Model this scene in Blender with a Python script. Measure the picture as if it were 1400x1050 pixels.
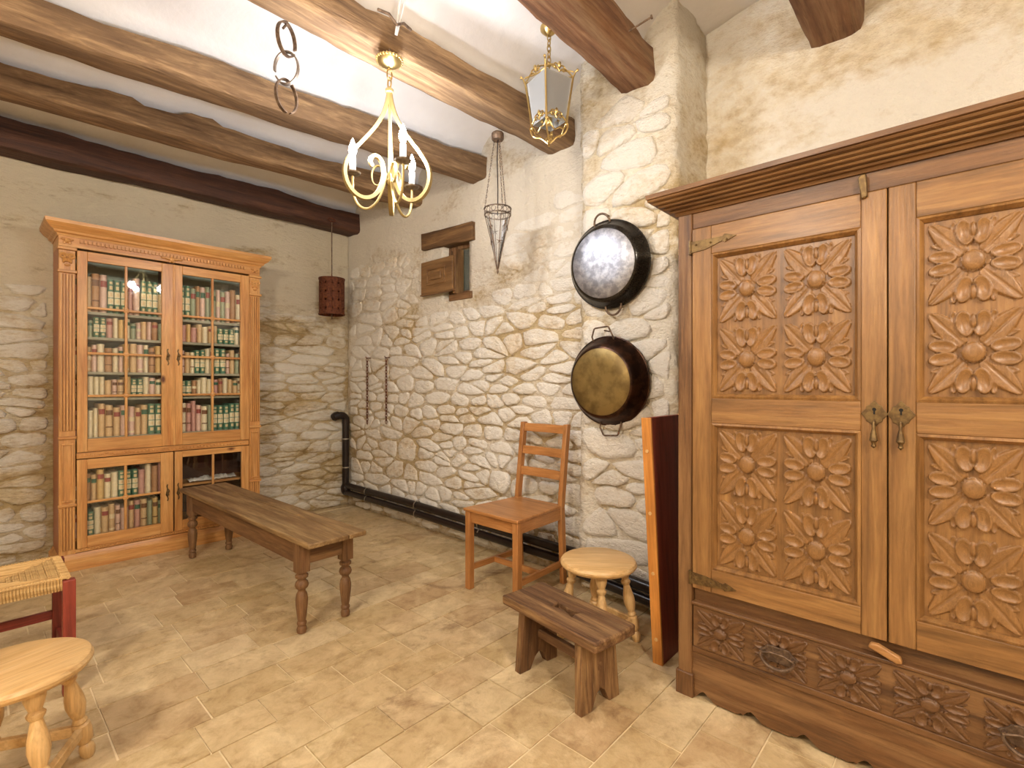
import bpy, bmesh, math, random
from mathutils import Vector, Matrix, noise as mnoise

# ------------------------------------------------------------------ scene, camera, light
for o in list(bpy.data.objects):
    bpy.data.objects.remove(o)
S = bpy.context.scene
COL = S.collection
PI = math.pi
R_ = math.radians
random.seed(7)
RND = random.Random(11)

cam_d = bpy.data.cameras.new('camera')
cam_d.sensor_width = 36.0
cam_d.lens = 36.0 * 677.0 / 1400.0
cam_d.clip_start = 0.02
cam = bpy.data.objects.new('camera', cam_d)
COL.objects.link(cam)
cam.location = (0, 0, 1.12)
cam.rotation_euler = (PI / 2, 0, -R_(47.546))
S.camera = cam

S.view_settings.view_transform = 'Standard'
S.view_settings.look = 'None'
S.view_settings.gamma = 1.0
S.view_settings.exposure = 0.93
try:
    S.view_settings.use_curve_mapping = False
except Exception:
    pass
CHAND_W = 12.5       # watts per chandelier candle
FILL_W = 78.0       # watts per added fill globe, out of view

W = bpy.data.worlds.new('world')
S.world = W
W.use_nodes = True
W.node_tree.nodes['Background'].inputs[0].default_value = (0.75, 0.78, 0.55, 1)
W.node_tree.nodes['Background'].inputs[1].default_value = 0.8


# ------------------------------------------------------------------ helpers
def lin(h):
    h = h.lstrip('#')
    out = []
    for i in (0, 2, 4):
        c = int(h[i:i + 2], 16) / 255.0
        out.append(c / 12.92 if c <= 0.04045 else ((c + 0.055) / 1.055) ** 2.4)
    return (*out, 1.0)


def nz(x, y, z=0.0):
    return mnoise.noise(Vector((x, y, z)))


def fbm(x, y, z=0.0):
    return nz(x, y, z) + 0.5 * nz(2.1 * x, 2.1 * y, 2.1 * z + 7) + 0.25 * nz(4.3 * x, 4.3 * y, 4.3 * z + 13)


class MB:
    def __init__(self):
        self.v = []
        self.f = []

    def add(self, verts, faces, M=None):
        n = len(self.v)
        if M is not None:
            verts = [tuple(M @ Vector(p)) for p in verts]
        self.v += [tuple(p) for p in verts]
        self.f += [tuple(i + n for i in f) for f in faces]
        return self

    def box(self, x0, x1, y0, y1, z0, z1, M=None):
        vs = [(x0, y0, z0), (x1, y0, z0), (x1, y1, z0), (x0, y1, z0),
              (x0, y0, z1), (x1, y0, z1), (x1, y1, z1), (x0, y1, z1)]
        fs = [(0, 3, 2, 1), (4, 5, 6, 7), (0, 1, 5, 4), (1, 2, 6, 5), (2, 3, 7, 6), (3, 0, 4, 7)]
        return self.add(vs, fs, M)

    def bar(self, a, b, w, h, up=(0, 0, 1)):
        """box of section w x h running from a to b"""
        a, b = Vector(a), Vector(b)
        d = (b - a)
        L = d.length
        d.normalize()
        u = Vector(up)
        s = d.cross(u)
        if s.length < 1e-4:
            s = d.cross(Vector((1, 0, 0)))
        s.normalize()
        u = s.cross(d)
        vs = []
        for t in (0, L):
            for (p, q) in ((-1, -1), (1, -1), (1, 1), (-1, 1)):
                vs.append(a + d * t + s * (p * w / 2) + u * (q * h / 2))
        return self.add(vs, [(3, 2, 1, 0), (4, 5, 6, 7), (0, 1, 5, 4), (1, 2, 6, 5), (2, 3, 7, 6), (3, 0, 4, 7)])

    def prism(self, poly, t0, t1, axis='x', M=None):
        """poly of 2D points extruded from t0 to t1 along axis"""
        n = len(poly)
        vs = []
        for t in (t0, t1):
            for (p, q) in poly:
                vs.append({'x': (t, p, q), 'y': (p, t, q), 'z': (p, q, t)}[axis])
        fs = [tuple(range(n))[::-1], tuple(range(n, 2 * n))]
        for i in range(n):
            j = (i + 1) % n
            fs.append((i, j, n + j, n + i))
        return self.add(vs, fs, M)

    def lathe(self, prof, n=24, M=None, cap=True):
        vs, fs = [], []
        for (r, z) in prof:
            for k in range(n):
                a = 2 * PI * k / n
                vs.append((r * math.cos(a), r * math.sin(a), z))
        for i in range(len(prof) - 1):
            for k in range(n):
                k2 = (k + 1) % n
                fs.append((i * n + k, i * n + k2, (i + 1) * n + k2, (i + 1) * n + k))
        if cap:
            if prof[0][0] > 1e-5:
                fs.append(tuple(range(n))[::-1])
            if prof[-1][0] > 1e-5:
                b = (len(prof) - 1) * n
                fs.append(tuple(range(b, b + n)))
        return self.add(vs, fs, M)

    def tube(self, pts, r, n=8, closed=False, cap=True):
        pts = [Vector(p) for p in pts]
        m = len(pts)
        rs = r if isinstance(r, (list, tuple)) else [r] * m
        vs, fs = [], []
        prev = None
        for i, p in enumerate(pts):
            if closed:
                d = pts[(i + 1) % m] - pts[i - 1]
            else:
                d = pts[min(i + 1, m - 1)] - pts[max(i - 1, 0)]
            d.normalize()
            if prev is None:
                ref = Vector((0, 0, 1)) if abs(d.z) < 0.9 else Vector((1, 0, 0))
                u = d.cross(ref).normalized()
            else:
                u = prev - d * prev.dot(d)
                u.normalize()
            prev = u
            w = d.cross(u)
            for k in range(n):
                a = 2 * PI * k / n
                vs.append(p + (u * math.cos(a) + w * math.sin(a)) * rs[i])
        for i in range(m if closed else m - 1):
            j = (i + 1) % m
            for k in range(n):
                k2 = (k + 1) % n
                fs.append((i * n + k, i * n + k2, j * n + k2, j * n + k))
        if cap and not closed:
            fs.append(tuple(range(n))[::-1])
            fs.append(tuple(range((m - 1) * n, m * n)))
        return self.add(vs, fs)

    def strap(self, pts, wvec, w, t, closed=False):
        """flat band following pts; wvec = width direction (constant), t = thickness"""
        pts = [Vector(p) for p in pts]
        wv = Vector(wvec).normalized()
        m = len(pts)
        ws = w if isinstance(w, (list, tuple)) else [w] * m
        vs, fs = [], []
        for i, p in enumerate(pts):
            if closed:
                d = pts[(i + 1) % m] - pts[i - 1]
            else:
                d = pts[min(i + 1, m - 1)] - pts[max(i - 1, 0)]
            nn = d.cross(wv).normalized()
            for (a, b) in ((-1, -1), (1, -1), (1, 1), (-1, 1)):
                vs.append(p + wv * (a * ws[i] / 2) + nn * (b * t / 2))
        for i in range(m if closed else m - 1):
            j = (i + 1) % m
            for k in range(4):
                k2 = (k + 1) % 4
                fs.append((i * 4 + k, i * 4 + k2, j * 4 + k2, j * 4 + k))
        if not closed:
            fs.append((3, 2, 1, 0))
            b = (m - 1) * 4
            fs.append((b, b + 1, b + 2, b + 3))
        return self.add(vs, fs)

    def sphere(self, c, r, n=10, sc=(1, 1, 1)):
        vs, fs = [], []
        m = n // 2 + 1
        for i in range(1, m):
            t = PI * i / m
            for k in range(n):
                a = 2 * PI * k / n
                vs.append((c[0] + r * sc[0] * math.sin(t) * math.cos(a), c[1] + r * sc[1] * math.sin(t) * math.sin(a), c[2] + r * sc[2] * math.cos(t)))
        top = len(vs)
        vs.append((c[0], c[1], c[2] + r * sc[2]))
        vs.append((c[0], c[1], c[2] - r * sc[2]))
        for i in range(m - 2):
            for k in range(n):
                k2 = (k + 1) % n
                fs.append((i * n + k, (i + 1) * n + k, (i + 1) * n + k2, i * n + k2))
        for k in range(n):
            k2 = (k + 1) % n
            fs.append((top, k, k2))
            fs.append((top + 1, (m - 2) * n + k2, (m - 2) * n + k))
        return self.add(vs, fs)

    def mesh(self, name, mat=None, smooth=35):
        me = bpy.data.meshes.new(name)
        me.from_pydata(self.v, [], self.f)
        bm = bmesh.new()
        bm.from_mesh(me)
        bmesh.ops.recalc_face_normals(bm, faces=bm.faces)
        bm.to_mesh(me)
        bm.free()
        if smooth:
            me.shade_smooth()
            if smooth < 180:
                me.set_sharp_from_angle(angle=R_(smooth))
        if mat:
            me.materials.append(mat)
        me.update()
        return me

    def build(self, name, mat, parent=None, bevel=0, smooth=35, seg=2):
        o = bpy.data.objects.new(name, self.mesh(name, mat, smooth))
        COL.objects.link(o)
        if parent:
            o.parent = parent
        if bevel:
            b = o.modifiers.new('bevel', 'BEVEL')
            b.width = bevel
            b.segments = seg
            b.limit_method = 'ANGLE'
            b.angle_limit = R_(40)
        return o


def inst(name, me, parent, loc=(0, 0, 0), rot=(0, 0, 0), scale=(1, 1, 1)):
    o = bpy.data.objects.new(name, me)
    COL.objects.link(o)
    o.parent = parent
    o.location = loc
    o.rotation_euler = rot
    o.scale = scale
    return o


def tag(o, label, cat, group=None):
    o['label'] = label
    o['category'] = cat
    if group:
        o['group'] = group
    return o


def thing(name, label, cat, loc=(0, 0, 0), rz=0, group=None):
    o = bpy.data.objects.new(name, None)
    COL.objects.link(o)
    o.location = loc
    o.rotation_euler = (0, 0, rz)
    o.empty_display_size = 0.05
    return tag(o, label, cat, group)


def struct(o, label=None):
    o['kind'] = 'structure'
    if label:
        o['label'] = label
    return o


def align(a, b):
    """matrix taking local z axis 0..1 to a..b direction (unit scale)"""
    a, b = Vector(a), Vector(b)
    q = (b - a).to_track_quat('Z', 'Y')
    return Matrix.Translation(a) @ q.to_matrix().to_4x4()


# ------------------------------------------------------------------ materials
MATS = {}


def newmat(name):
    m = bpy.data.materials.new(name)
    m.use_nodes = True
    nt = m.node_tree
    return m, nt, nt.nodes['Principled BSDF']


def nd(nt, t, **kw):
    n = nt.nodes.new(t)
    for k, v in kw.items():
        setattr(n, k, v)
    return n


def ramp(nt, stops):
    r = nd(nt, 'ShaderNodeValToRGB')
    e = r.color_ramp.elements
    while len(e) > 1:
        e.remove(e[-1])
    e[0].position, e[0].color = stops[0]
    for p, c in stops[1:]:
        x = e.new(p)
        x.color = c
    return r


def noise_tex(nt, vec, scale, detail=4, rough=0.55, dist=0.0):
    n = nd(nt, 'ShaderNodeTexNoise')
    n.inputs['Scale'].default_value = scale
    n.inputs['Detail'].default_value = detail
    n.inputs['Roughness'].default_value = rough
    n.inputs['Distortion'].default_value = dist
    if vec is not None:
        nt.links.new(vec, n.inputs['Vector'])
    return n


def mixc(nt, fac, a, b, mode='MIX'):
    m = nd(nt, 'ShaderNodeMix', data_type='RGBA', blend_type=mode)
    for sock, val in ((m.inputs[0], fac), (m.inputs[6], a), (m.inputs[7], b)):
        if hasattr(val, 'is_linked'):
            nt.links.new(val, sock)
        else:
            sock.default_value = val
    return m.outputs[2]


def bumpn(nt, bs, h, strength, dist=0.01):
    b = nd(nt, 'ShaderNodeBump')
    b.inputs['Strength'].default_value = strength
    b.inputs['Distance'].default_value = dist
    nt.links.new(h, b.inputs['Height'])
    nt.links.new(b.outputs[0], bs.inputs['Normal'])
    return b


def wood(name, dark, mid, light, axis='z', scale=1.0, rough=0.45, bump=0.25, wear=None, knots=False, coat=0.0):
    key = name + '_' + axis
    if key in MATS:
        return MATS[key]
    m, nt, bs = newmat(key)
    tc = nd(nt, 'ShaderNodeTexCoord')
    oi = nd(nt, 'ShaderNodeObjectInfo')
    mp = nd(nt, 'ShaderNodeMapping')
    k = 0.07
    sc = {'x': (k, 1, 1), 'y': (1, k, 1), 'z': (1, 1, k)}[axis]
    mp.inputs['Scale'].default_value = [s * scale for s in sc]
    mul = nd(nt, 'ShaderNodeVectorMath', operation='SCALE')
    cmb = nd(nt, 'ShaderNodeCombineXYZ')
    for i in range(3):
        nt.links.new(oi.outputs['Random'], cmb.inputs[i])
    nt.links.new(cmb.outputs[0], mul.inputs[0])
    mul.inputs['Scale'].default_value = 3.7
    add = nd(nt, 'ShaderNodeVectorMath', operation='ADD')
    nt.links.new(tc.outputs['Object'], add.inputs[0])
    nt.links.new(mul.outputs[0], add.inputs[1])
    nt.links.new(add.outputs[0], mp.inputs['Vector'])
    n1 = noise_tex(nt, mp.outputs[0], 34, 6, 0.6, 0.6)
    n2 = noise_tex(nt, mp.outputs[0], 160, 3, 0.6, 0.2)
    n3 = noise_tex(nt, add.outputs[0], 3.0, 3, 0.5)
    r1 = ramp(nt, [(0.28, lin(dark)), (0.5, lin(mid)), (0.72, lin(light))])
    nt.links.new(n1.outputs[0], r1.inputs[0])
    fine = ramp(nt, [(0.3, (0.72, 0.68, 0.62, 1)), (0.6, (1.06, 1.05, 1.04, 1))])
    nt.links.new(n2.outputs[0], fine.inputs[0])
    c = mixc(nt, 0.7, r1.outputs[0], fine.outputs[0], 'MULTIPLY')
    big = ramp(nt, [(0.3, (0.82, 0.8, 0.78, 1)), (0.7, (1.12, 1.1, 1.06, 1))])
    nt.links.new(n3.outputs[0], big.inputs[0])
    c = mixc(nt, 0.8, c, big.outputs[0], 'MULTIPLY')
    if wear:
        n4 = noise_tex(nt, mp.outputs[0], 16.0, 6, 0.7, 0.2)
        r4 = ramp(nt, [(0.5, (0, 0, 0, 1)), (0.64, (1, 1, 1, 1))])
        nt.links.new(n4.outputs[0], r4.inputs[0])
        c = mixc(nt, r4.outputs[0], c, lin(wear))
    if knots:
        vo = nd(nt, 'ShaderNodeTexVoronoi')
        vo.inputs['Scale'].default_value = 4.2
        mk = nd(nt, 'ShaderNodeMapping')
        mk.inputs['Scale'].default_value = {'x': (.5, 1, 1), 'y': (1, .5, 1), 'z': (1, 1, .5)}[axis]
        nt.links.new(add.outputs[0], mk.inputs[0])
        nt.links.new(mk.outputs[0], vo.inputs['Vector'])
        rk = ramp(nt, [(0.03, (1, 1, 1, 1)), (0.075, (0, 0, 0, 1))])
        nt.links.new(vo.outputs['Distance'], rk.inputs[0])
        c = mixc(nt, rk.outputs[0], c, lin('#5a2c12'))
    nt.links.new(c, bs.inputs['Base Color'])
    bs.inputs['Roughness'].default_value = rough
    if coat:
        bs.inputs['Coat Weight'].default_value = coat
        bs.inputs['Coat Roughness'].default_value = 0.25
    a2 = nd(nt, 'ShaderNodeMath', operation='ADD')
    nt.links.new(n1.outputs[0], a2.inputs[0])
    nt.links.new(n2.outputs[0], a2.inputs[1])
    bumpn(nt, bs, a2.outputs[0], bump, 0.004)
    MATS[key] = m
    return m


def metal(name, col, rough=0.35, bump=0.1, spots=None, metallic=1.0, bscale=60):
    if name in MATS:
        return MATS[name]
    m, nt, bs = newmat(name)
    tc = nd(nt, 'ShaderNodeTexCoord')
    n = noise_tex(nt, tc.outputs['Object'], bscale, 4, 0.6)
    if spots:
        r = ramp(nt, [(0.42, lin(col)), (0.62, lin(spots))])
        nt.links.new(n.outputs[0], r.inputs[0])
        nt.links.new(r.outputs[0], bs.inputs['Base Color'])
    else:
        bs.inputs['Base Color'].default_value = lin(col)
    bs.inputs['Metallic'].default_value = metallic
    bs.inputs['Roughness'].default_value = rough
    if bump:
        bumpn(nt, bs, n.outputs[0], bump, 0.003)
    MATS[name] = m
    return m


def plain(name, col, rough=0.6, noise=0.12, scale=12, bump=0.0):
    if name in MATS:
        return MATS[name]
    m, nt, bs = newmat(name)
    tc = nd(nt, 'ShaderNodeTexCoord')
    n = noise_tex(nt, tc.outputs['Object'], scale, 4)
    c = lin(col)
    r = ramp(nt, [(0.3, tuple(x * (1 - noise) for x in c[:3]) + (1,)), (0.7, tuple(min(1, x * (1 + noise)) for x in c[:3]) + (1,))])
    nt.links.new(n.outputs[0], r.inputs[0])
    nt.links.new(r.outputs[0], bs.inputs['Base Color'])
    bs.inputs['Roughness'].default_value = rough
    if bump:
        bumpn(nt, bs, n.outputs[0], bump, 0.004)
    MATS[name] = m
    return m


def glass(name, tint=(1, 1, 1, 1), rough=0.02, ior=1.5, haze=0.0):
    m = bpy.data.materials.new(name)
    m.use_nodes = True
    nt = m.node_tree
    nt.nodes.clear()
    out = nd(nt, 'ShaderNodeOutputMaterial')
    tr = nd(nt, 'ShaderNodeBsdfTransparent')
    tr.inputs[0].default_value = tint
    gl = nd(nt, 'ShaderNodeBsdfGlossy')
    gl.inputs['Roughness'].default_value = rough
    fr = nd(nt, 'ShaderNodeFresnel')
    fr.inputs[0].default_value = ior
    mx = nd(nt, 'ShaderNodeMixShader')
    nt.links.new(fr.outputs[0], mx.inputs[0])
    base = tr.outputs[0]
    if haze:
        df = nd(nt, 'ShaderNodeBsdfTranslucent')
        df.inputs[0].default_value = (0.97, 0.98, 0.98, 1)
        d2 = nd(nt, 'ShaderNodeBsdfDiffuse')
        d2.inputs[0].default_value = (0.95, 0.97, 0.98, 1)
        h0 = nd(nt, 'ShaderNodeMixShader')
        h0.inputs[0].default_value = 0.5
        nt.links.new(df.outputs[0], h0.inputs[1])
        nt.links.new(d2.outputs[0], h0.inputs[2])
        hm = nd(nt, 'ShaderNodeMixShader')
        hm.inputs[0].default_value = haze
        nt.links.new(tr.outputs[0], hm.inputs[1])
        nt.links.new(h0.outputs[0], hm.inputs[2])
        base = hm.outputs[0]
    nt.links.new(base, mx.inputs[1])
    nt.links.new(gl.outputs[0], mx.inputs[2])
    nt.links.new(mx.outputs[0], out.inputs[0])
    return m


def emit(name, col, strength):
    m = bpy.data.materials.new(name)
    m.use_nodes = True
    nt = m.node_tree
    bs = nt.nodes['Principled BSDF']
    bs.inputs['Base Color'].default_value = col
    bs.inputs['Emission Color'].default_value = col
    bs.inputs['Emission Strength'].default_value = strength
    return m


def masonry(name, stones, joints, wash, wash_amt=0.5, per_piece=True, bump=0.9, wscale=1.6, sc2=26.0, zs=1.6, ztop=None):
    """stone / mortar colour: patchy stains + remains of limewash, all in world position"""
    m, nt, bs = newmat(name)
    geo = nd(nt, 'ShaderNodeNewGeometry')
    mpz = nd(nt, 'ShaderNodeMapping')
    mpz.inputs['Scale'].default_value = (1, 1, zs)
    nt.links.new(geo.outputs['Position'], mpz.inputs[0])
    P = mpz.outputs[0]
    n1 = noise_tex(nt, P, 6.0, 6, 0.65, 0.1)
    n2 = noise_tex(nt, P, sc2, 6, 0.7)
    n3 = noise_tex(nt, P, wscale, 6, 0.65, 0.1)
    n4 = noise_tex(nt, P, 90.0, 4, 0.6)
    r1 = ramp(nt, [(0.3, lin(joints)), (0.62, lin(stones))])
    nt.links.new(n1.outputs[0], r1.inputs[0])
    c = r1.outputs[0]
    if per_piece:
        oi = nd(nt, 'ShaderNodeObjectInfo')
        rp = ramp(nt, [(0.0, (0.86, 0.80, 0.70, 1)), (0.25, (1.0, 0.97, 0.92, 1)), (0.7, (1.08, 1.07, 1.05, 1)), (1.0, (0.93, 0.86, 0.75, 1))])
        nt.links.new(oi.outputs['Random'], rp.inputs[0])
        c = mixc(nt, 0.8, c, rp.outputs[0], 'MULTIPLY')
    r2 = ramp(nt, [(0.32, (0.70, 0.62, 0.50, 1)), (0.58, (1.05, 1.04, 1.03, 1))])
    nt.links.new(n2.outputs[0], r2.inputs[0])
    c = mixc(nt, 0.6, c, r2.outputs[0], 'MULTIPLY')
    # limewash
    ad = nd(nt, 'ShaderNodeMath', operation='MULTIPLY_ADD')
    nt.links.new(n2.outputs[0], ad.inputs[0])
    ad.inputs[1].default_value = 0.35
    nt.links.new(n3.outputs[0], ad.inputs[2])
    drv = ad.outputs[0]
    if ztop:
        sp = nd(nt, 'ShaderNodeSeparateXYZ')
        nt.links.new(geo.outputs['Position'], sp.inputs[0])
        mr = nd(nt, 'ShaderNodeMapRange')
        mr.inputs['From Min'].default_value = ztop - .25
        mr.inputs['From Max'].default_value = ztop + .35
        mr.inputs['To Max'].default_value = .22
        nt.links.new(sp.outputs[2], mr.inputs[0])
        a9 = nd(nt, 'ShaderNodeMath', operation='ADD')
        nt.links.new(drv, a9.inputs[0])
        nt.links.new(mr.outputs[0], a9.inputs[1])
        drv = a9.outputs[0]
    rw = ramp(nt, [(0.80 - 0.4 * wash_amt, (0, 0, 0, 1)), (0.98 - 0.4 * wash_amt, (0.9, 0.9, 0.9, 1))])
    nt.links.new(drv, rw.inputs[0])
    c = mixc(nt, rw.outputs[0], c, lin(wash))
    nt.links.new(c, bs.inputs['Base Color'])
    bs.inputs['Roughness'].default_value = 0.9
    a2 = nd(nt, 'ShaderNodeMath', operation='MULTIPLY_ADD')
    nt.links.new(n4.outputs[0], a2.inputs[0])
    a2.inputs[1].default_value = 0.35
    nt.links.new(n2.outputs[0], a2.inputs[2])
    bumpn(nt, bs, a2.outputs[0], bump, 0.03)
    return m


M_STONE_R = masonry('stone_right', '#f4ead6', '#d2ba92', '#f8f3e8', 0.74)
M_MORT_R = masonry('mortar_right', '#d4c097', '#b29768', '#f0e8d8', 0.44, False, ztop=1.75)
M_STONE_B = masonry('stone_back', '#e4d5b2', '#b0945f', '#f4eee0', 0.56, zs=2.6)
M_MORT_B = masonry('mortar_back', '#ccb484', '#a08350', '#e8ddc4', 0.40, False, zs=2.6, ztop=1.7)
M_PLAST = masonry('lime_plaster', '#efe4cc', '#d8c298', '#f5efe2', 0.6, False, 0.8, 1.6, 14.0)
M_PILL = masonry('pillar_stone', '#f2e8d2', '#d8c298', '#f8f3e8', 0.76)

# ceiling: white lime paint
mc, nt, bs = newmat('ceiling_white')
geo = nd(nt, 'ShaderNodeNewGeometry')
n = noise_tex(nt, geo.outputs['Position'], 2.2, 4)
r = ramp(nt, [(0.3, lin('#e6e2df')), (0.7, lin('#f4f2f0'))])
nt.links.new(n.outputs[0], r.inputs[0])
nt.links.new(r.outputs[0], bs.inputs['Base Color'])
bs.inputs['Roughness'].default_value = 0.85
n = noise_tex(nt, geo.outputs['Position'], 14, 5)
bumpn(nt, bs, n.outputs[0], 0.18, 0.02)
M_CEIL = mc

# floor tiles
mt, nt, bs = newmat('floor_tile_clay')
geo = nd(nt, 'ShaderNodeNewGeometry')
P = geo.outputs['Position']
oi = nd(nt, 'ShaderNodeObjectInfo')
cr = ramp(nt, [(0.0, lin('#bca478')), (0.25, lin('#cab38a')), (0.5, lin('#c2aa80')), (0.75, lin('#d2be98')), (1.0, lin('#b89c74'))])
nt.links.new(oi.outputs['Random'], cr.inputs[0])
n1 = noise_tex(nt, P, 13, 8, 0.72, 0.4)
r1 = ramp(nt, [(0.30, (0.55, 0.46, 0.36, 1)), (0.45, (0.86, 0.82, 0.76, 1)), (0.55, (1.0, 0.99, 0.97, 1)), (0.75, (1.15, 1.15, 1.15, 1))])
nt.links.new(n1.outputs[0], r1.inputs[0])
c = mixc(nt, 0.85, cr.outputs[0], r1.outputs[0], 'MULTIPLY')
n2 = noise_tex(nt, P, 3.2, 7, 0.7, 0.8)
r2 = ramp(nt, [(0.57, (0, 0, 0, 1)), (0.70, (0.8, 0.8, 0.8, 1))])
nt.links.new(n2.outputs[0], r2.inputs[0])
c = mixc(nt, r2.outputs[0], c, lin('#7c5c3a'))
n5 = noise_tex(nt, P, 5.0, 6, 0.7, 0.5)
r5 = ramp(nt, [(0.52, (0, 0, 0, 1)), (0.68, (0.65, 0.65, 0.65, 1))])
nt.links.new(n5.outputs[0], r5.inputs[0])
c = mixc(nt, r5.outputs[0], c, lin('#e6d2a8'))
nt.links.new(c, bs.inputs['Base Color'])
bs.inputs['Roughness'].default_value = 0.5
n3 = noise_tex(nt, P, 30, 5, 0.65)
bumpn(nt, bs, n3.outputs[0], 0.55, 0.008)
M_TILE = mt
M_GROUT = plain('floor_grout', '#e0d0ac', 0.9, 0.18, 8, 0.3)


# wood palettes
def pine(ax): return wood('pine', '#b0743c', '#cb9658', '#d8aa6e', ax, 0.8, 0.4, 0.12, None, True, 0.15)
def oak(ax): return wood('wardrobe_wood', '#674824', '#896338', '#9e7848', ax, 1.0, 0.42, 0.22, None, False, 0.12)
def oakd(ax): return wood('wardrobe_dark', '#462c18', '#684727', '#7c5733', ax, 1.0, 0.45, 0.25, '#86633e', False, 0.1)
def bench_w(ax): return wood('bench_wood', '#4c321e', '#6e4e30', '#866442', ax, 1.0, 0.6, 0.4, '#8f6c46')
def bench_t(ax): return wood('bench_top_wood', '#5c4226', '#866a44', '#a58a60', ax, 1.0, 0.65, 0.45, '#6c4c2c')
def chairw(ax): return wood('chair_wood', '#93602f', '#ae7844', '#be8b56', ax, 0.9, 0.42, 0.1, None, False, 0.12)
def beech(ax): return wood('beech', '#c29a60', '#d2ae78', '#debf8c', ax, 0.9, 0.4, 0.08, None, False, 0.15)
def rustic(ax): return wood('rustic_wood', '#3e2816', '#6a4a2c', '#876542', ax, 1.2, 0.7, 0.7, '#9c7a50')
def darkw(ax): return wood('dark_wood', '#5c2016', '#863526', '#984834', ax, 1.0, 0.5, 0.15)
def beamw(ax): return wood('beam_wood', '#553f2a', '#84684a', '#a58864', ax, 1.0, 0.85, 1.0, '#70563c')
def beamd(ax): return wood('dark_beam_wood', '#2a160e', '#47291a', '#5c3a26', ax, 1.0, 0.7, 0.9, '#3e2216')
def beamr(ax): return wood('red_beam_wood', '#503220', '#785438', '#927052', ax, 1.0, 0.8, 0.9, '#8a6c4c')


M_BRASS = metal('brass', '#c8ae74', 0.3, 0.15)
M_GOLD = metal('gold_paint', '#a8925e', 0.5, 0.1, None, 0.45)
M_IRON = metal('wrought_iron', '#5c4a3c', 0.55, 0.4, '#806a56', 0.65)
M_OLDBRASS = metal('old_brass', '#5e4a30', 0.45, 0.3, '#7a6440', 0.7)
M_RUST = metal('rusty_iron', '#5a3020', 0.75, 0.5, '#7c4a2e', 0.5)
M_GREYIRON = metal('grey_iron', '#7d7064', 0.5, 0.3, '#94887c')
M_PIPE = plain('pipe_black', '#1c1210', 0.28, 0.25, 20)
M_CLAMP = metal('clamp_steel', '#b8b4ac', 0.35, 0)
M_PAN1 = metal('pan_speckled_enamel', '#14120f', 0.2, 0.06, '#3a342c', 0.3, 260)
M_PAN1B = metal('pan_worn_steel', '#84868e', 0.42, 0.3, '#b0b2ba', 0.75, 26)
M_PAN2 = metal('pan_dark_iron', '#2a1a12', 0.3, 0.12, '#4a3020', 0.75, 18)
M_PAN2B = metal('pan_base_patina', '#8c7646', 0.42, 0.15, '#705c34', 0.6, 14)
M_GLASS = glass('cabinet_glass')
M_FROST = glass('lantern_glass', (0.95, 0.97, 1, 1), 0.08, 1.5, 0.45)
M_CRYST = glass('cone_glass', (0.96, 0.98, 1, 1), 0.03, 1.5, 0.12)
M_WPANE = glass('window_glass', (0.95, 0.9, 0.6, 1), 0.05, 1.45, 0.15)
M_RUSH = wood('rush', '#9a7440', '#c9a468', '#dcbc84', 'x', 2.2, 0.8, 0.6)
M_BULB = emit('bulb_glow', (1, 0.98, 1, 1), 45.0)
M_CANDLE = plain('candle_sleeve', '#e8e2d4', 0.5, 0.05)
M_CABLE = plain('cable_grey', '#cfcac4', 0.6, 0.05)
M_PAPER = plain('paper_white', '#d8d2c2', 0.8, 0.1)
M_INNER = plain('cabinet_inside', '#4a3020', 0.7, 0.15)

# ------------------------------------------------------------------ setting
XR, XP, XW = 2.38, 2.29, 2.66      # right wall, pillar face, wall behind the wardrobe
YB = 4.25                           # back wall
YP0, YP1 = 1.02, 1.575              # pillar extent
XL, YF = -2.4, -2.2                 # unseen walls
ZC = 3.2


def wall_grid(name, mapf, s0, s1, z0, z1, step, mat, amp, hole=None, thick=0.18, flip=False):
    ns, nzn = max(1, round((s1 - s0) / step)), max(1, round((z1 - z0) / step))
    mb = MB()
    for j in range(nzn + 1):
        for i in range(ns + 1):
            s = s0 + (s1 - s0) * i / ns
            z = z0 + (z1 - z0) * j / nzn
            mb.v.append(mapf(s, z, amp * fbm(s * 3.1, z * 4.0, 3.3) + amp * 0.8 * nz(s * 11, z * 14, 1.7)))
    for j in range(nzn):
        for i in range(ns):
            s = s0 + (s1 - s0) * (i + .5) / ns
            z = z0 + (z1 - z0) * (j + .5) / nzn
            if hole and hole[0] < s < hole[1] and hole[2] < z < hole[3]:
                continue
            a = j * (ns + 1) + i
            f = (a, a + 1, a + ns + 2, a + ns + 1)
            mb.f.append(f[::-1] if flip else f)
    me = bpy.data.meshes.new(name)
    me.from_pydata(mb.v, [], mb.f)
    me.shade_smooth()
    me.materials.append(mat)
    o = bpy.data.objects.new(name, me)
    COL.objects.link(o)
    if thick:
        so = o.modifiers.new('solid', 'SOLIDIFY')
        so.thickness = thick
        so.offset = -1
    return struct(o)


def right_map(s, z, d): return (XR - d, s, z)
def back_map(s, z, d): return (s, YB - d, z)
def recess_map(s, z, d): return (XW - d, s, z)


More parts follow.
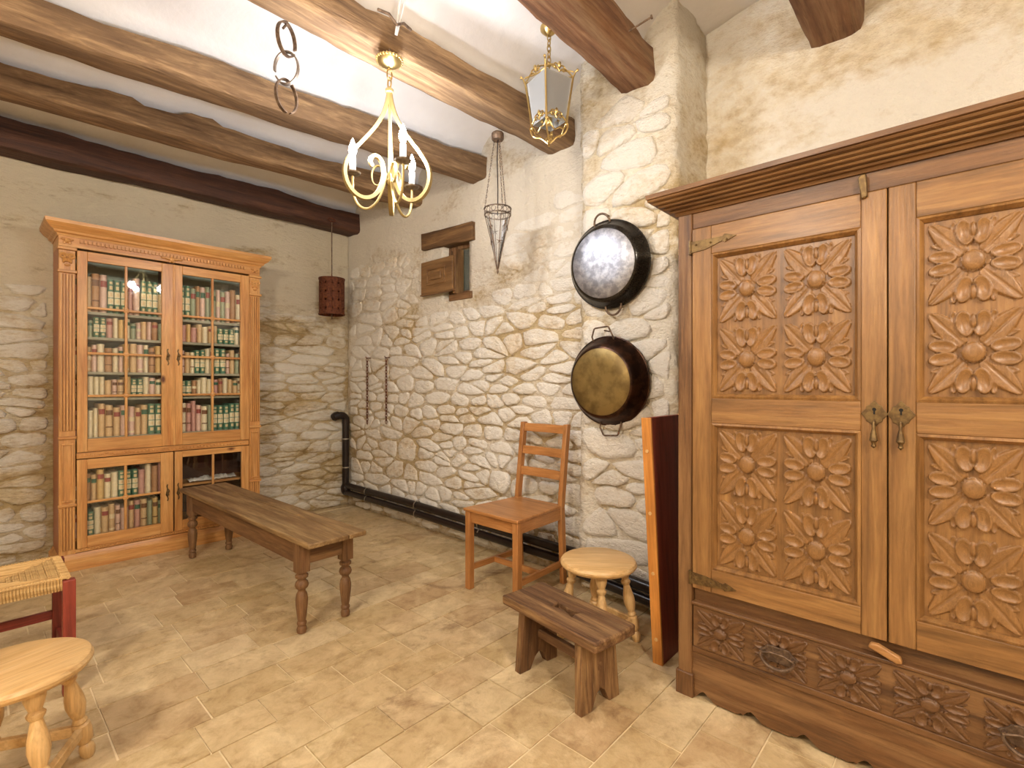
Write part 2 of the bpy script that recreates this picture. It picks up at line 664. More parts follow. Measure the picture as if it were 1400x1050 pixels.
HOLE = (2.58, 2.87, 1.77, 2.14)
wall_right = wall_grid('wall_right', right_map, 1.5, YB + 0.02, 0, ZC, 0.035, M_MORT_R, 0.006, HOLE, 0.3, True)
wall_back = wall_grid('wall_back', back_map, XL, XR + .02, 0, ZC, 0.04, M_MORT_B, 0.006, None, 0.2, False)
wall_recess = wall_grid('wall_recess', recess_map, YF, YP0 + 0.06, 0, ZC, 0.04, M_PLAST, 0.014, None, 0.2, True)
wall_left = wall_grid('wall_left', lambda s, z, d: (XL + d, s, z), YF, YB, 0, ZC, 0.2, M_PLAST, 0.01, None, 0.2, False)
wall_front = wall_grid('wall_front', lambda s, z, d: (s, YF + d, z), XL, XW, 0, ZC, 0.2, M_PLAST, 0.01, None, 0.2, True)

# pillar (projecting stretch of wall) : path swept upwards
mb = MB()
path = []
for t in range(4): path.append((XR + .06 - t * (XR + .06 - XP) / 4, YP1))
for t in range(17): path.append((XP, YP1 - t * (YP1 - YP0) / 16))
for t in range(1, 11): path.append((XP + t * (XW + .04 - XP) / 10, YP0))
nzs = 80
for j in range(nzs + 1):
    z = ZC * j / nzs
    for i, (x, y) in enumerate(path):
        a = 0.012 * fbm(y * 4 + x, z * 4, 5.5) + 0.008 * nz(y * 13 + x * 9, z * 15, 2)
        b = 0.018 * fbm(x * 5, z * 5.5, 9.1) + 0.010 * nz(x * 14, z * 17, 4)
        corner = 0.03 * nz(3, z * 5, 8) + 0.015 * nz(1, z * 16, 3)
        xx = x - (a if i >= 3 else 0)
        yy = y + (b - (abs(corner) if i < 22 and i > 17 else 0) * (-1))
        if i == 20: xx += 0.012
        mb.v.append((xx, yy, z))
w = len(path)
for j in range(nzs):
    for i in range(w - 1):
        mb.f.append((j * w + i, j * w + i + 1, (j + 1) * w + i + 1, (j + 1) * w + i))
wall_pillar = struct(mb.build('wall_pillar', masonry('pillar_mortar', '#e2d2ae', '#bfa472', '#f4eddd', 0.56, False), None, 0, 180))


# ---- rubble stones
def clip_poly(poly, px_, py_, nx, ny):
    """keep the part of poly where (p - P).n <= 0"""
    out = []
    m = len(poly)
    for i in range(m):
        a, b = poly[i], poly[(i + 1) % m]
        da = (a[0] - px_) * nx + (a[1] - py_) * ny
        db = (b[0] - px_) * nx + (b[1] - py_) * ny
        if da <= 0:
            out.append(a)
        if (da < 0 < db) or (db < 0 < da):
            t = da / (da - db)
            out.append((a[0] + (b[0] - a[0]) * t, a[1] + (b[1] - a[1]) * t))
    return out


def stone_mesh(poly, prot, mapf, rng, mat, gap):
    cs = sum(p[0] for p in poly) / len(poly)
    cz = sum(p[1] for p in poly) / len(poly)
    # round the corners (Chaikin) and resample
    for _ in range(2):
        q = []
        for i in range(len(poly)):
            a, b = poly[i], poly[(i + 1) % len(poly)]
            q.append((a[0] * .8 + b[0] * .2, a[1] * .8 + b[1] * .2))
            q.append((a[0] * .2 + b[0] * .8, a[1] * .2 + b[1] * .8))
        poly = q
    per = [0.0]
    m = len(poly)
    for i in range(m):
        a, b = poly[i], poly[(i + 1) % m]
        per.append(per[-1] + math.hypot(b[0] - a[0], b[1] - a[1]))
    n = 16
    ph = rng.uniform(0, 50)
    outl = []
    j = 0
    for k in range(n):
        t = per[-1] * k / n
        while per[j + 1] < t:
            j += 1
        f = (t - per[j]) / max(1e-6, per[j + 1] - per[j])
        a, b = poly[j], poly[(j + 1) % m]
        u, v = a[0] + (b[0] - a[0]) * f - cs, a[1] + (b[1] - a[1]) * f - cz
        L = math.hypot(u, v)
        g = max(.35, 1 - gap / max(L, 1e-4)) * (1 + .16 * nz(u * 30 + ph, v * 30, ph))
        outl.append((u * g, v * g))
    tx, tz = rng.uniform(-.3, .3), rng.uniform(-.5, .2)
    mu, mv = max(abs(p[0]) for p in outl), max(abs(p[1]) for p in outl)
    vs, fs = [], []
    rings = ((1.0, -0.02), (.995, prot * .1), (0.93, prot * .72), (0.68, prot * .96), (0.34, prot * 1.0))
    for (k, d) in rings:
        for (u, v) in outl:
            s, z = cs + u * k, cz + v * k
            dd = d + (prot * (tx * u / mu + tz * v / mv) * k if d > 0 else 0)
            if d > prot * .5:
                dd += prot * .45 * nz(s * 24, z * 24, ph)
            vs.append(mapf(s, z, dd))
    vs.append(mapf(cs, cz, prot * (1 + .25 * rng.uniform(-1, 1))))
    for i in range(4):
        for k in range(n):
            k2 = (k + 1) % n
            fs.append((i * n + k, i * n + k2, (i + 1) * n + k2, (i + 1) * n + k))
    for k in range(n):
        fs.append((4 * n + k, 4 * n + (k + 1) % n, 5 * n))
    mb = MB()
    mb.v, mb.f = vs, fs
    return mb.mesh('stone', mat, 65)


def lay_stones(parent, mapf, s0, s1, z0, z1, dx, dz, mat, seed, protf, excl=(), gap=(.005, .011), drop=.16, jit=.40, kk=1.3):
    """random rubble: clipped Voronoi cells of strongly jittered seeds"""
    rng = random.Random(seed)
    K = dx / dz * kk            # cells are stretched along the courses
    pts = []
    z = z0 - dz * 1.5
    r = 0
    while z < z1 + dz * 2:
        x = s0 - dx * 1.5 + (dx / 2 if r % 2 else 0)
        while x < s1 + dx * 2:
            if rng.random() > drop:
                pts.append((x + rng.uniform(-jit, jit) * dx, z + rng.uniform(-jit * .6, jit * .6) * dz))
                if rng.random() < .22:
                    pts.append((x + rng.uniform(-.5, .5) * dx, z + rng.uniform(-.5, .5) * dz))
            x += dx
        z += dz
        r += 1
    cnt = 0
    for i, (x, z) in enumerate(pts):
        if not (s0 - .06 < x < s1 + .06 and z0 - .02 < z < z1):
            continue
        poly = [(x - dx * 1.4, z - dz * 1.3), (x + dx * 1.4, z - dz * 1.3), (x + dx * 1.4, z + dz * 1.3), (x - dx * 1.4, z + dz * 1.3)]
        for j, (a, b) in enumerate(pts):
            if i == j or abs(a - x) > dx * 3 or abs(b - z) > dz * 3.2:
                continue
            # bisector in the stretched metric
            poly = clip_poly(poly, (x + a) / 2, (z + b) / 2, (a - x), (b - z) * K * K)
            if len(poly) < 3:
                break
        for (cx_, cz_, nx, ny) in ((s0, 0, -1, 0), (s1, 0, 1, 0), (0, max(z0 - .02, .005), 0, -1)):
            if len(poly) >= 3:
                poly = clip_poly(poly, cx_, cz_, nx, ny)
        if len(poly) < 3:
            continue
        us = [p[0] for p in poly]
        vs = [p[1] for p in poly]
        if max(us) - min(us) < .055 or max(vs) - min(vs) < .035:
            continue
        if any(e[0] < max(us) and min(us) < e[1] and e[2] < max(vs) and min(vs) < e[3] for e in excl):
            continue
        p = protf(x, z, rng)
        if p <= 0.0015:
            continue
        o = bpy.data.objects.new('stone', stone_mesh(poly, p, mapf, rng, mat, rng.uniform(*gap)))
        COL.objects.link(o)
        o.parent = parent
        cnt += 1
    return cnt


def prot_right(s, z, r):
    f = 1.0 if z < 1.4 else max(0.45, 1.0 - (z - 1.4) * 0.9)
    f *= 0.85 + 0.6 * nz(s * 1.2, z * 1.2, 77)
    if z > 2.2 + 0.15 * nz(s * 3, 4, 5): return 0
    if s < 2.5 and z > 1.6: f *= .5
    return max(0.005, r.uniform(.009, .022) * f)


def prot_back(s, z, r):
    if z > 1.75 + .15 * nz(s * 3, 1, 2): return 0
    return max(0.005, r.uniform(.008, .018) * (0.9 + .6 * nz(s * 2, z * 2, 31)))


c1 = lay_stones(wall_right, right_map, 1.60, 4.22, 0.03, 2.32, .188, .102, M_STONE_R, 5, prot_right,
                excl=[(2.50, 3.12, 1.72, 2.30)])
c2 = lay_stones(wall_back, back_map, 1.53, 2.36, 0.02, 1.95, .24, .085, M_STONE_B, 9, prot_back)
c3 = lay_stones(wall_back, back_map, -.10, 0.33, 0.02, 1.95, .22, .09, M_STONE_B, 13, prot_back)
c4 = lay_stones(wall_pillar, lambda s, z, d: (XP - d - .004, s, z), YP0 + .03, YP1 - .01, 0.03, 2.55, .27, .145, M_PILL, 21,
                lambda s, z, r: r.uniform(.012, .026) * (1.0 if z < .95 else .6), gap=(.003, .007))
print('stones', c1, c2, c3, c4)

# ---- floor with tiles
mb = MB()
mb.box(XL, XW + .1, YF, YB + .05, -0.12, -0.004)
floor = struct(mb.build('floor', M_GROUT, None, 0, 0))
TILES = [MB().box(-.5, .5, -.5, .5, -.5, .5).mesh('tile', M_TILE, 0)]


def seen(x, y):
    r = x * 0.67491 - y * 0.73789
    d = x * 0.73789 + y * 0.67491
    return d > .2 and abs(r / d) < 1.12 and 1.12 / d < 0.86


rt = random.Random(3)
row, y = 0, YF + .035
rest = MB()
nt_ = 0
while y < YB - .02:
    hgt = 0.175
    x = XL - rt.uniform(0, .28)
    while x < XW:
        wd = rt.choice((.29, .29, .285, .28, .25, .195))
        x0, x1 = max(x, XL), min(x + wd, XW)
        if x1 - x0 > .03:
            cx, cy = (x0 + x1) / 2, y + hgt / 2
            z_ = rt.uniform(-.0015, .0015)
            sx, sy = x1 - x0 - rt.uniform(.004, .007), min(hgt, YB - y) - rt.uniform(.004, .007)
            if seen(cx, cy) or seen(cx + .15, cy + .09) or seen(cx - .15, cy + .09):
                o = inst('floor_tile', TILES[0], floor, (cx, cy, -.006 + z_), (rt.uniform(-.004, .004), rt.uniform(-.004, .004), rt.uniform(-.012, .012)), (sx, sy, .012))
                b = o.modifiers.new('bevel', 'BEVEL')
                b.width = .0022
                b.segments = 1
                nt_ += 1
            else:
                rest.box(cx - sx / 2, cx + sx / 2, cy - sy / 2, cy + sy / 2, -.012, z_)
        x += wd
    y += hgt
    row += 1
ro = rest.build('floor_tiling', M_TILE, floor, 0, 0)
ro['kind'] = 'stuff'
print('tiles', nt_)

# ---- ceiling (shallow plaster vaults between the beams)
# beam control: (x, y_front, y_back, z_bottom, z_top)
BEAMS = [
    ('far', [(XL, 4.09, 4.26, 2.475, 2.68), (0.1, 4.07, 4.26, 2.48, 2.655), (2.37, 4.05, 4.26, 2.49, 2.66)]),
    ('b3', [(XL, 3.42, 3.60, 2.51, 2.66), (0.1, 3.36, 3.53, 2.52, 2.635), (2.36, 3.12, 3.30, 2.52, 2.67)]),
    ('b2', [(XL, 2.80, 2.98, 2.47, 2.66), (0.08, 2.66, 2.82, 2.48, 2.62), (2.36, 2.41, 2.58, 2.525, 2.66)]),
    ('b1', [(XL, 1.85, 2.02, 2.50, 2.68), (0.7, 1.79, 1.91, 2.50, 2.625), (2.36, 1.68, 1.89, 2.51, 2.66)]),
    ('b0', [(XL, 1.12, 1.33, 2.64, 2.85), (1.5, 1.13, 1.335, 2.65, 2.80), (2.36, 1.14, 1.33, 2.625, 2.80)]),
    ('b00', [(XL, .34, .55, 2.66, 2.88), (2.66, .33, .54, 2.68, 2.90)]),
    ('bx', [(XL, -.45, -.25, 2.62, 2.85), (2.66, -.45, -.25, 2.64, 2.87)]),
    ('by', [(XL, -1.25, -1.05, 2.62, 2.85), (2.66, -1.25, -1.05, 2.64, 2.87)]),
]


def bi(ctrl, x):
    if x <= ctrl[0][0]: return ctrl[0][1:]
    for a, b in zip(ctrl, ctrl[1:]):
        if x <= b[0]:
            t = (x - a[0]) / (b[0] - a[0])
            return tuple(p + (q - p) * t for p, q in zip(a[1:], b[1:]))
    return ctrl[-1][1:]


mb = MB()
NX = 56
rows = None
for i in range(NX + 1):
    x = XL + (XW + .05 - XL) * i / NX
    ys = []
    cl = sorted([((bi(c, x)[0] + bi(c, x)[1]) / 2, bi(c, x)[3]) for _, c in BEAMS])
    cl = [(YF - .02, 2.72)] + cl + [(YB + .1, 2.70)]
    cl = [cl[0]] + cl[1:]
    pr = []
    for (ya, za), (yb, zb) in zip(cl, cl[1:]):
        for k in range(14):
            t = k / 14
            u = abs(2 * t - 1)
            base = za + (zb - za) * t - .03
            rise = (0.21 if yb - ya > .3 else .02) * (1 - u ** 3.2) ** .6
            pr.append((ya + (yb - ya) * t, base + rise + .012 * fbm(x * 1.3, (ya + (yb - ya) * t) * 1.6, 2.2)))
    pr.append(cl[-1])
    for (yy, zz) in pr:
        mb.v.append((x, yy, zz))
    npv = len(pr)
for i in range(NX):
    for k in range(npv - 1):
        a = i * npv + k
        mb.f.append((a, a + 1, a + npv + 1, a + npv))
me = bpy.data.meshes.new('ceiling')
me.from_pydata(mb.v, [], mb.f)
me.shade_smooth()
me.materials.append(M_CEIL)
ceiling = struct(bpy.data.objects.new('ceiling', me))
COL.objects.link(ceiling)
so = ceiling.modifiers.new('solid', 'SOLIDIFY')
so.thickness = .25
so.offset = -1

BL = {
    'far': ('darkest brown ceiling beam, set against the back wall above the bookcase', beamd('x')),
    'b3': ('rough ceiling beam with notched upper edge, next in from the dark back-wall beam', beamw('x')),
    'b2': ('rough ceiling beam passing just behind the lit chandelier', beamw('x')),
    'b1': ('thick cracked ceiling beam that the lit chandelier hangs from', beamw('x')),
    'b0': ('reddish ceiling beam with protruding nails, ending on the stone pillar', beamr('x')),
    'b00': ('short visible stub of reddish beam above the carved wardrobe', beamr('x')),
    'bx': ('ceiling beam out of view behind the camera, nearer the wardrobe', beamw('x')),
    'by': ('ceiling beam out of view behind the camera, nearer the front wall', beamw('x')),
}
for bi_, (nm, ctrl) in enumerate(BEAMS):
    xs0, xs1 = ctrl[0][0], ctrl[-1][0] + .04
    N = 90
    mb = MB()
    ring = []
    sec = [(-1, 1), (-1, .45), (-1, -.1), (-1, -.62), (-.9, -.9), (-.6, -1), (0, -1), (.6, -1), (.9, -.9), (1, -.62), (1, -.1), (1, .45), (1, 1)]
    for i in range(N + 1):
        x = xs0 + (xs1 - xs0) * i / N
        y0, y1, z0, z1 = bi(ctrl, x)
        hy, hz = (y1 - y0) / 2, (z1 - z0) / 2
        cy, cz = (y0 + y1) / 2, (z0 + z1) / 2
        top = 0.018 * nz(x * 2.2, bi_ * 9.0, 3) + .006 * nz(x * 11, bi_ * 3, 5)
        if nm == 'b3':
            top += 0.03 * (1 if .85 < x < 1.0 or x < .62 else 0) - .01
        for (p, q) in sec:
            d = 0.014 * nz(x * 1.6, p * .8 + bi_ * 5, q * .8) + .006 * nz(x * 7, p * 2 + bi_, q * 2) + .003 * nz(x * 22, p * 3, q * 3 + bi_)
            mb.v.append((x, cy + p * hy + p * d, cz + q * hz + q * d + (top if q > .9 else 0)))
    m = len(sec)
    for i in range(N):
        for k in range(m):
            k2 = (k + 1) % m
            mb.f.append((i * m + k, i * m + k2, (i + 1) * m + k2, (i + 1) * m + k))
    mb.f.append(tuple(range(m)))
    mb.f.append(tuple(range(N * m, N * m + m))[::-1])
    o = mb.build('ceiling_beam', BL[nm][1], None, 0, 50)
    tag(o, BL[nm][0], 'beam', 'wooden ceiling beams')
    if nm == 'b0':
        beam0 = o
    if nm == 'b1':
        beam1 = o
for (p, q) in (((1.72, 1.125, 2.77), (1.76, 1.04, 2.80)), ((2.02, 1.125, 2.73), (2.06, 1.04, 2.765))):
    mb = MB()
    mb.tube([(p[0], p[1] + .05, p[2] - .01), q], .004, 6)
    mb.tube([q, (q[0] + .003, q[1] - .006, q[2] + .002)], .009, 6)
    mb.build('nail', M_IRON, beam0)
mb = MB()
mb.tube([(1.1, 1.735, 2.62), (1.13, 1.70, 2.60), (1.16, 1.692, 2.57), (1.2, 1.70, 2.60), (1.25, 1.72, 2.61)], .006, 6)
mb.build('wire_binding', M_IRON, beam1)
mb = MB()
mb.tube([(2.28, .66, 2.80), (2.2, .74, 2.83)], .004, 6)
mb.tube([(2.205, .735, 2.83), (2.199, .742, 2.832)], .008, 6)
tag(mb.build('ceiling_nail', M_IRON), 'thin iron nail poking out of the wall beside the beam stub', 'nail')

# ---- window
win = bpy.data.objects.new('window_1', None)
COL.objects.link(win)
struct(win, 'small recessed window with rough timber lintel and open wooden shutter')
mb = MB()
for i in range(13):
    t = i / 12
    y = 2.525 + .575 * t
    for (a, b) in ((0, 0), (1, 0), (1, 1), (0, 1)):
        mb.v.append((XR - .03 - .012 * nz(y * 4, b, 1) + a * .25, y, 2.125 + .028 * t + b * (.125 + .008 * nz(y * 5, 3, 2)) + .006 * nz(y * 9, a, b)))
for i in range(12):
    for k in range(4):
        mb.f.append((i * 4 + k, i * 4 + (k + 1) % 4, i * 4 + 4 + (k + 1) % 4, i * 4 + 4 + k))
mb.f += [(0, 1, 2, 3), (48, 51, 50, 49)]
mb.build('lintel', wood('lintel_wood', '#3e2a18', '#6e5030', '#94734a', 'y', .7, .8, .7, '#5c4226'), win, .004)
mb = MB()
mb.box(XR - .012, XR + .28, 2.555, 2.80, 1.725, 1.775)
mb.build('sill', rustic('y'), win, .008)
fr = rustic('z')
for b_ in ((2.835, 2.87, 1.775, 2.14), (2.575, 2.60, 1.775, 2.12), (2.60, 2.835, 2.11, 2.14), (2.60, 2.835, 1.775, 1.80)):
    MB().box(XR + .05, XR + .10, *b_).build('frame_member', fr, win, .003)
mb = MB()
mb.box(XR + .075, XR + .08, 2.595, 2.84, 1.795, 2.115)
mb.build('pane', M_WPANE, win)
mb = MB()
mb.box(XR - .03, XR + .055, 2.705, 2.73, 1.775, 2.10)
mb.build('hinge_post', fr, win, .004)
shw = wood('shutter_wood', '#5a3f24', '#7a5a36', '#8c6c46', 'y', .9, .6, .25)
sh = MB().box(XR - .052, XR - .03, 2.71, 3.075, 1.80, 2.045).build('shutter', shw, win, .004)
x0 = XR - .052
for (a, b, c, d) in ((2.785, 3.0, 1.862, 1.874), (2.785, 3.0, 1.971, 1.983), (2.785, 2.797, 1.874, 1.971), (2.988, 3.0, 1.874, 1.971)):
    MB().box(x0 - .008, x0 + .002, a, b, c, d).build('panel_moulding', shw, sh, .002)
MB().box(x0 - .012, x0 + .002, 2.83, 2.955, 1.895, 1.95).build('raised_panel', shw, sh, .006)
MB().box(x0 - .006, x0 + .024, 2.70, 3.08, 1.79, 1.80).build('bottom_edge', shw, sh, .002)


# ------------------------------------------------------------------ carved rosette height field
def rosette_mesh(name, mat, n=84):
    def dome(u, v, cu, cv, a, b):
        r2 = ((u - cu) / a) ** 2 + ((v - cv) / b) ** 2
        return r2

    def petal(r2, top, dish):
        """plateau with a steep edge, raised lip and dished middle"""
        q = 1 - r2
        return top * min(1, q * 5) ** .6 - dish * max(0, q - .22)

    def H(u, v):
        h = 0.0
        au, av = abs(u), abs(v)
        # corner leaves with a midrib groove
        t = (au + av) / 1.4142
        wdt = (au - av) / 1.4142
        tt = (t - 0.2) / 1.2
        if 0 < tt < 1:
            wm = 0.26 * math.sin(PI * tt ** 0.8) ** .75 + .015
            q = abs(wdt) / wm
            if q < 1:
                hh = (0.22 + 0.42 * tt) * min(1, (1 - q) * 3.5) ** .6 - .16 * (1 - q) * tt
                hh -= 0.16 * math.exp(-(wdt / .03) ** 2) * min(1, tt * 3)
                h = max(h, hh)
        # shell petals left and right
        for cv, b, L, top in ((-.40, .075, .27, .42), (.40, .075, .27, .42), (-.15, .165, .33, .72), (.15, .165, .33, .72)):
            sl = (au - .66) * cv * .55
            r2 = dome(au, v, .66, cv + sl, L, b)
            if r2 < 1:
                h = max(h, petal(r2, top, .42))
        # heart petals top and bottom
        for cu in (-.42, .42):
            r2 = dome(u, av, cu, .83, .075, .15)
            if r2 < 1:
                h = max(h, petal(r2, .42, .3))
        hv = 0
        for cu in (-.185, .185):
            sl = cu * (av - .66) * .8
            r2 = dome(u, av, cu + sl, .67, .205, .31)
            if r2 < 1:
                hv = max(hv, petal(r2, .78, .45))
        h = max(h, hv)
        r2 = dome(u, av, 0, .74, .075, .17)
        if r2 < 1.5:
            h = min(h, .15)
            if r2 < 1:
                h = max(h, .15 + .3 * (1 - r2) ** .5)
        # boss
        r = math.sqrt((u / .26) ** 2 + (v / .24) ** 2)
        if r < 1:
            h = .62 + .40 * math.sqrt(max(0, 1 - r ** 2.4))
        elif r < 1.22:
            h = min(h, .02 + (r - 1) * 1.0)
        return h

    mb = MB()
    for j in range(n + 1):
        for i in range(n + 1):
            u, v = 2 * i / n - 1, 2 * j / n - 1
            edge = i in (0, n) or j in (0, n)
            h = -0.1 if edge else H(u * .99, v * .99) + .03 * nz(u * 6, v * 6, 2)
            mb.v.append((-h, -u * .5, v * .5))
    for j in range(n):
        for i in range(n):
            a = j * (n + 1) + i
            mb.f.append((a, a + 1, a + n + 2, a + n + 1))
    me = bpy.data.meshes.new(name)
    me.from_pydata(mb.v, [], mb.f)
    me.shade_smooth()
    me.materials.append(mat)
    return me


# ------------------------------------------------------------------ wardrobe
wx = 1.74
ward = thing('wardrobe', 'large carved oak wardrobe with flower panels and iron hinges', 'wardrobe', (wx, .16, 0))
# local frame: x into the cabinet, y same as world minus .16, front plane x = 0
HWD = .61
D = .60
MB().box(.03, D, .592, .61, .02, 1.73).build('side_panel', oakd('z'), ward, .002)
MB().box(.03, D, -.61, -.592, .02, 1.73).build('side_panel', oakd('z'), ward, .002)
MB().box(D - .015, D, -.60, .60, .02, 1.73).build('back_panel', oakd('z'), ward, .002)
MB().box(.03, D, -.59, .59, .02, .04).build('bottom_panel', oakd('y'), ward, .002)
for s in (1, -1):
    y0, y1 = (.56, .612) if s > 0 else (-.612, -.56)
    MB().box(0, .05, y0, y1, 0, 1.735).build('corner_post', oakd('z'), ward, .004)
    MB().box(-.008, .055, y0 - .006, y1 + .006, 0, .085).build('foot_block', oakd('z'), ward, .004)
MB().box(.004, .04, -.56, .56, 1.672, 1.735).build('top_rail', oakd('y'), ward, .003)
MB().box(.022, .05, -.56, .56, .335, .40).build('rail_above_drawer', oakd('y'), ward, .003)
MB().box(-.006, .03, -.56, .56, .335, .346).build('drawer_bead', oakd('y'), ward, .003)
MB().box(.0, .02, -.56, .56, .165, .186).build('drawer_lower_bead', oakd('y'), ward, .003)
# scalloped skirt
pts = [(-.56, .17), (.56, .17)]
low = []
NS = 210
for i in range(NS + 1):
    y = .56 - 1.12 * i / NS
    k = ((.545 - y) / .157) % 1.0
    if k < .42:
        t_ = k / .42
        z = .006 + .030 * math.sin(PI * min(1, t_ * 1.6) / 2) ** .6 * (1 - max(0, t_ - .35) / .65) ** 1.3
    else:
        z = .006 + .008 * max(0, 1 - abs(k - .95) * 14)
    if y > .548 or y < -.548: z = .006
    low.append((y, z))
mb = MB()
vs = []
for x in (.006, .03):
    for (y, z) in low: vs.append((x, y, z))
    for (y, z) in low: vs.append((x, y, .17))
n1 = NS + 1
fs = []
for b in (0, 2 * n1):
    for i in range(NS):
        fs.append((b + i, b + i + 1, b + n1 + i + 1, b + n1 + i))
for i in range(NS):
    fs.append((i, i + 1, 2 * n1 + i + 1, 2 * n1 + i))
mb.add(vs, fs)
mb.build('scalloped_skirt', oakd('y'), ward, 0, 30)
# cornice: stepped reeded profile
prof = [(.05, 1.728), (-.004, 1.728), (-.008, 1.735)]
steps = 5
for k in range(steps):
    x0_, z0_ = -.010 - k * .0145, 1.737 + k * .0098
    prof += [(x0_, z0_), (x0_ - .010, z0_ + .0015), (x0_ - .0135, z0_ + .0055), (x0_ - .012, z0_ + .0085), (x0_ - .009, z0_ + .0095)]
prof += [(-.084, 1.788), (-.086, 1.803), (.05, 1.803)]
mb = MB()
# sweep with mitred side returns
ring = []
for (x, z) in prof:
    ring.append((x, z))
vs, fs = [], []
for sgn in (1, -1):
    for (x, z) in ring: vs.append((D, sgn * (.612 - x), z))
    for (x, z) in ring: vs.append((x, sgn * (.612 - x), z))
m = len(ring)
order = [0, 1, 3, 2]  # side+, mitre+, mitre-, side-
for a, b in zip(order, order[1:]):
    for k in range(m):
        k2 = (k + 1) % m
        fs.append((a * m + k, a * m + k2, b * m + k2, b * m + k))
mb.add(vs, fs)
mb.build('cornice', oakd('y'), ward, 0, 25)
MB().box(-.07, D, -.68, .68, 1.795, 1.802).build('top_board', oakd('y'), ward)
MB().box(.03, D - .016, -.591, .591, 1.705, 1.725).build('top_panel', oakd('y'), ward)
ROS = rosette_mesh('rosette', wood('carved_oak', '#77542c', '#896338', '#967044', 'z', 1.0, .42, .05, None, False, .15))
ROSD = rosette_mesh('rosette_drawer', wood('carved_dark_oak', '#583b22', '#684727', '#755332', 'y', 1.0, .45, .05, None, False, .1))


def moulding(y0, y1, z0, z1, w, px):
    """picture-frame moulding around an opening, sloped inwards, 4 mitred sides"""
    mb = MB()
    out = [(y0, z0), (y1, z0), (y1, z1), (y0, z1)]
    inn = [(y0 + w, z0 + w), (y1 - w, z0 + w), (y1 - w, z1 - w), (y0 + w, z1 - w)]
    mid = [(y0 + w * .45, z0 + w * .45), (y1 - w * .45, z0 + w * .45), (y1 - w * .45, z1 - w * .45), (y0 + w * .45, z1 - w * .45)]
    vs = [(px, *p) for p in out] + [(px - .004, *p) for p in mid] + [(px + .010, *p) for p in inn] + [(px + .02, *p) for p in inn] + [(px + .02, *p) for p in out]
    fs = []
    for r in range(4):
        for k in range(4):
            k2 = (k + 1) % 4
            fs.append((r * 4 + k, r * 4 + k2, r * 4 + 4 + k2, r * 4 + 4 + k))
    mb.add(vs, fs)
    return mb


for s in (1, -1):
    ya, yb = (.0015, .557) if s > 0 else (-.557, -.0015)
    inner, outer = (.062, .49) if s > 0 else (-.49, -.062)
    d = bpy.data.objects.new('door', None)
    d.empty_display_size = .05
    COL.objects.link(d)
    d.parent = ward
    for (a, b) in ((ya, inner), (outer, yb)):
        MB().box(-.006, .026, a, b, .396, 1.670).build('stile', oak('z'), d, .003)
    pz = ((1.070, 1.572), (.476, .985))
    for (a, b) in ((1.572, 1.670), (.985, 1.070), (.396, .476)):
        MB().box(-.0055, .0255, inner, outer, a, b).build('rail', oak('y'), d, .0025)
    for (za, zb) in pz:
        moulding(inner, outer, za, zb, .016, -.004).build('panel_moulding', oak('z'), d, 0, 20)
        MB().box(.010, .022, inner, outer, za, zb).build('panel', oak('z'), d)
        cw = (outer - inner - .032 - .02) / 2
        rh = (zb - za - .032 - .02) / 2
        for iy in range(2):
            for iz in range(2):
                yc = inner + .021 + cw / 2 + iy * (cw + .012) - 0.001
                zc = za + .021 + rh / 2 + iz * (rh + .012) - .001
                inst('rosette', ROS, d, (.0105, yc, zc), (0, 0, 0), (.021, cw * .96, rh * .97))
    # hinges on outer stile
    for hz_, tl in ((1.605, .03), (.432, -.012)):
        mb = MB()
        yo = yb + .004 if s > 0 else ya - .004
        dr = -1 if s > 0 else 1
        L = .155
        zz = hz_
        pl = [(yo, zz - .020), (yo, zz + .020), (yo + dr * .055, zz + .017 + tl * .1), (yo + dr * .11, zz + .008 + tl * .4), (yo + dr * .118, zz + .015 + tl * .4),
              (yo + dr * L, zz + tl * .5), (yo + dr * .118, zz - .013 + tl * .4), (yo + dr * .11, zz - .007 + tl * .4), (yo + dr * .055, zz - .017 + tl * .1)]
        mb.prism(pl, -.010, -.004, 'x')
        mb.tube([(-.008, yo + .002, zz - .024), (-.008, yo + .002, zz + .024)], .006, 8)
        for q in (.02, .07, .125):
            mb.sphere((-.011, yo + dr * q, zz + tl * .2), .004, 6)
        mb.build('strap_hinge', M_OLDBRASS, d)
    # lock plate + drop pull
    yc = .030 * s
    zc = 1.035
    mb = MB()
    pl = []
    for k in range(24):
        a = 2 * PI * k / 24
        r_ = 1 + .12 * math.cos(4 * a) + .10 * math.cos(8 * a)
        pl.append((yc + .026 * r_ * math.cos(a), zc + .032 * r_ * math.sin(a)))
    mb.prism(pl, -.010, -.004, 'x')
    esc = mb.build('lock_plate', M_OLDBRASS, d, .0012)
    mb = MB()
    mb.tube([(-.011, yc, zc + .013), (-.012, yc, zc + .013)], .005, 8)
    mb.box(-.0115, -.009, yc - .002, yc + .002, zc - .001, zc + .012)
    mb.build('keyhole', plain('keyhole_black', '#0a0705', .8, 0), d)
    mb = MB()
    mb.tube([(-.010, yc, zc - .022), (-.022, yc, zc - .022), (-.024, yc, zc - .030)], .0035, 6)
    mb.lathe([(0.002, 0), (.0045, -.006), (.004, -.012), (.006, -.020), (.0095, -.040), (.0105, -.046), (.006, -.051), (.0045, -.056), (.0065, -.062), (0.0005, -.068)][::-1], 12,
             Matrix.Translation((-.024, yc, zc - .028)))
    mb.build('drop_pull', M_OLDBRASS, d)
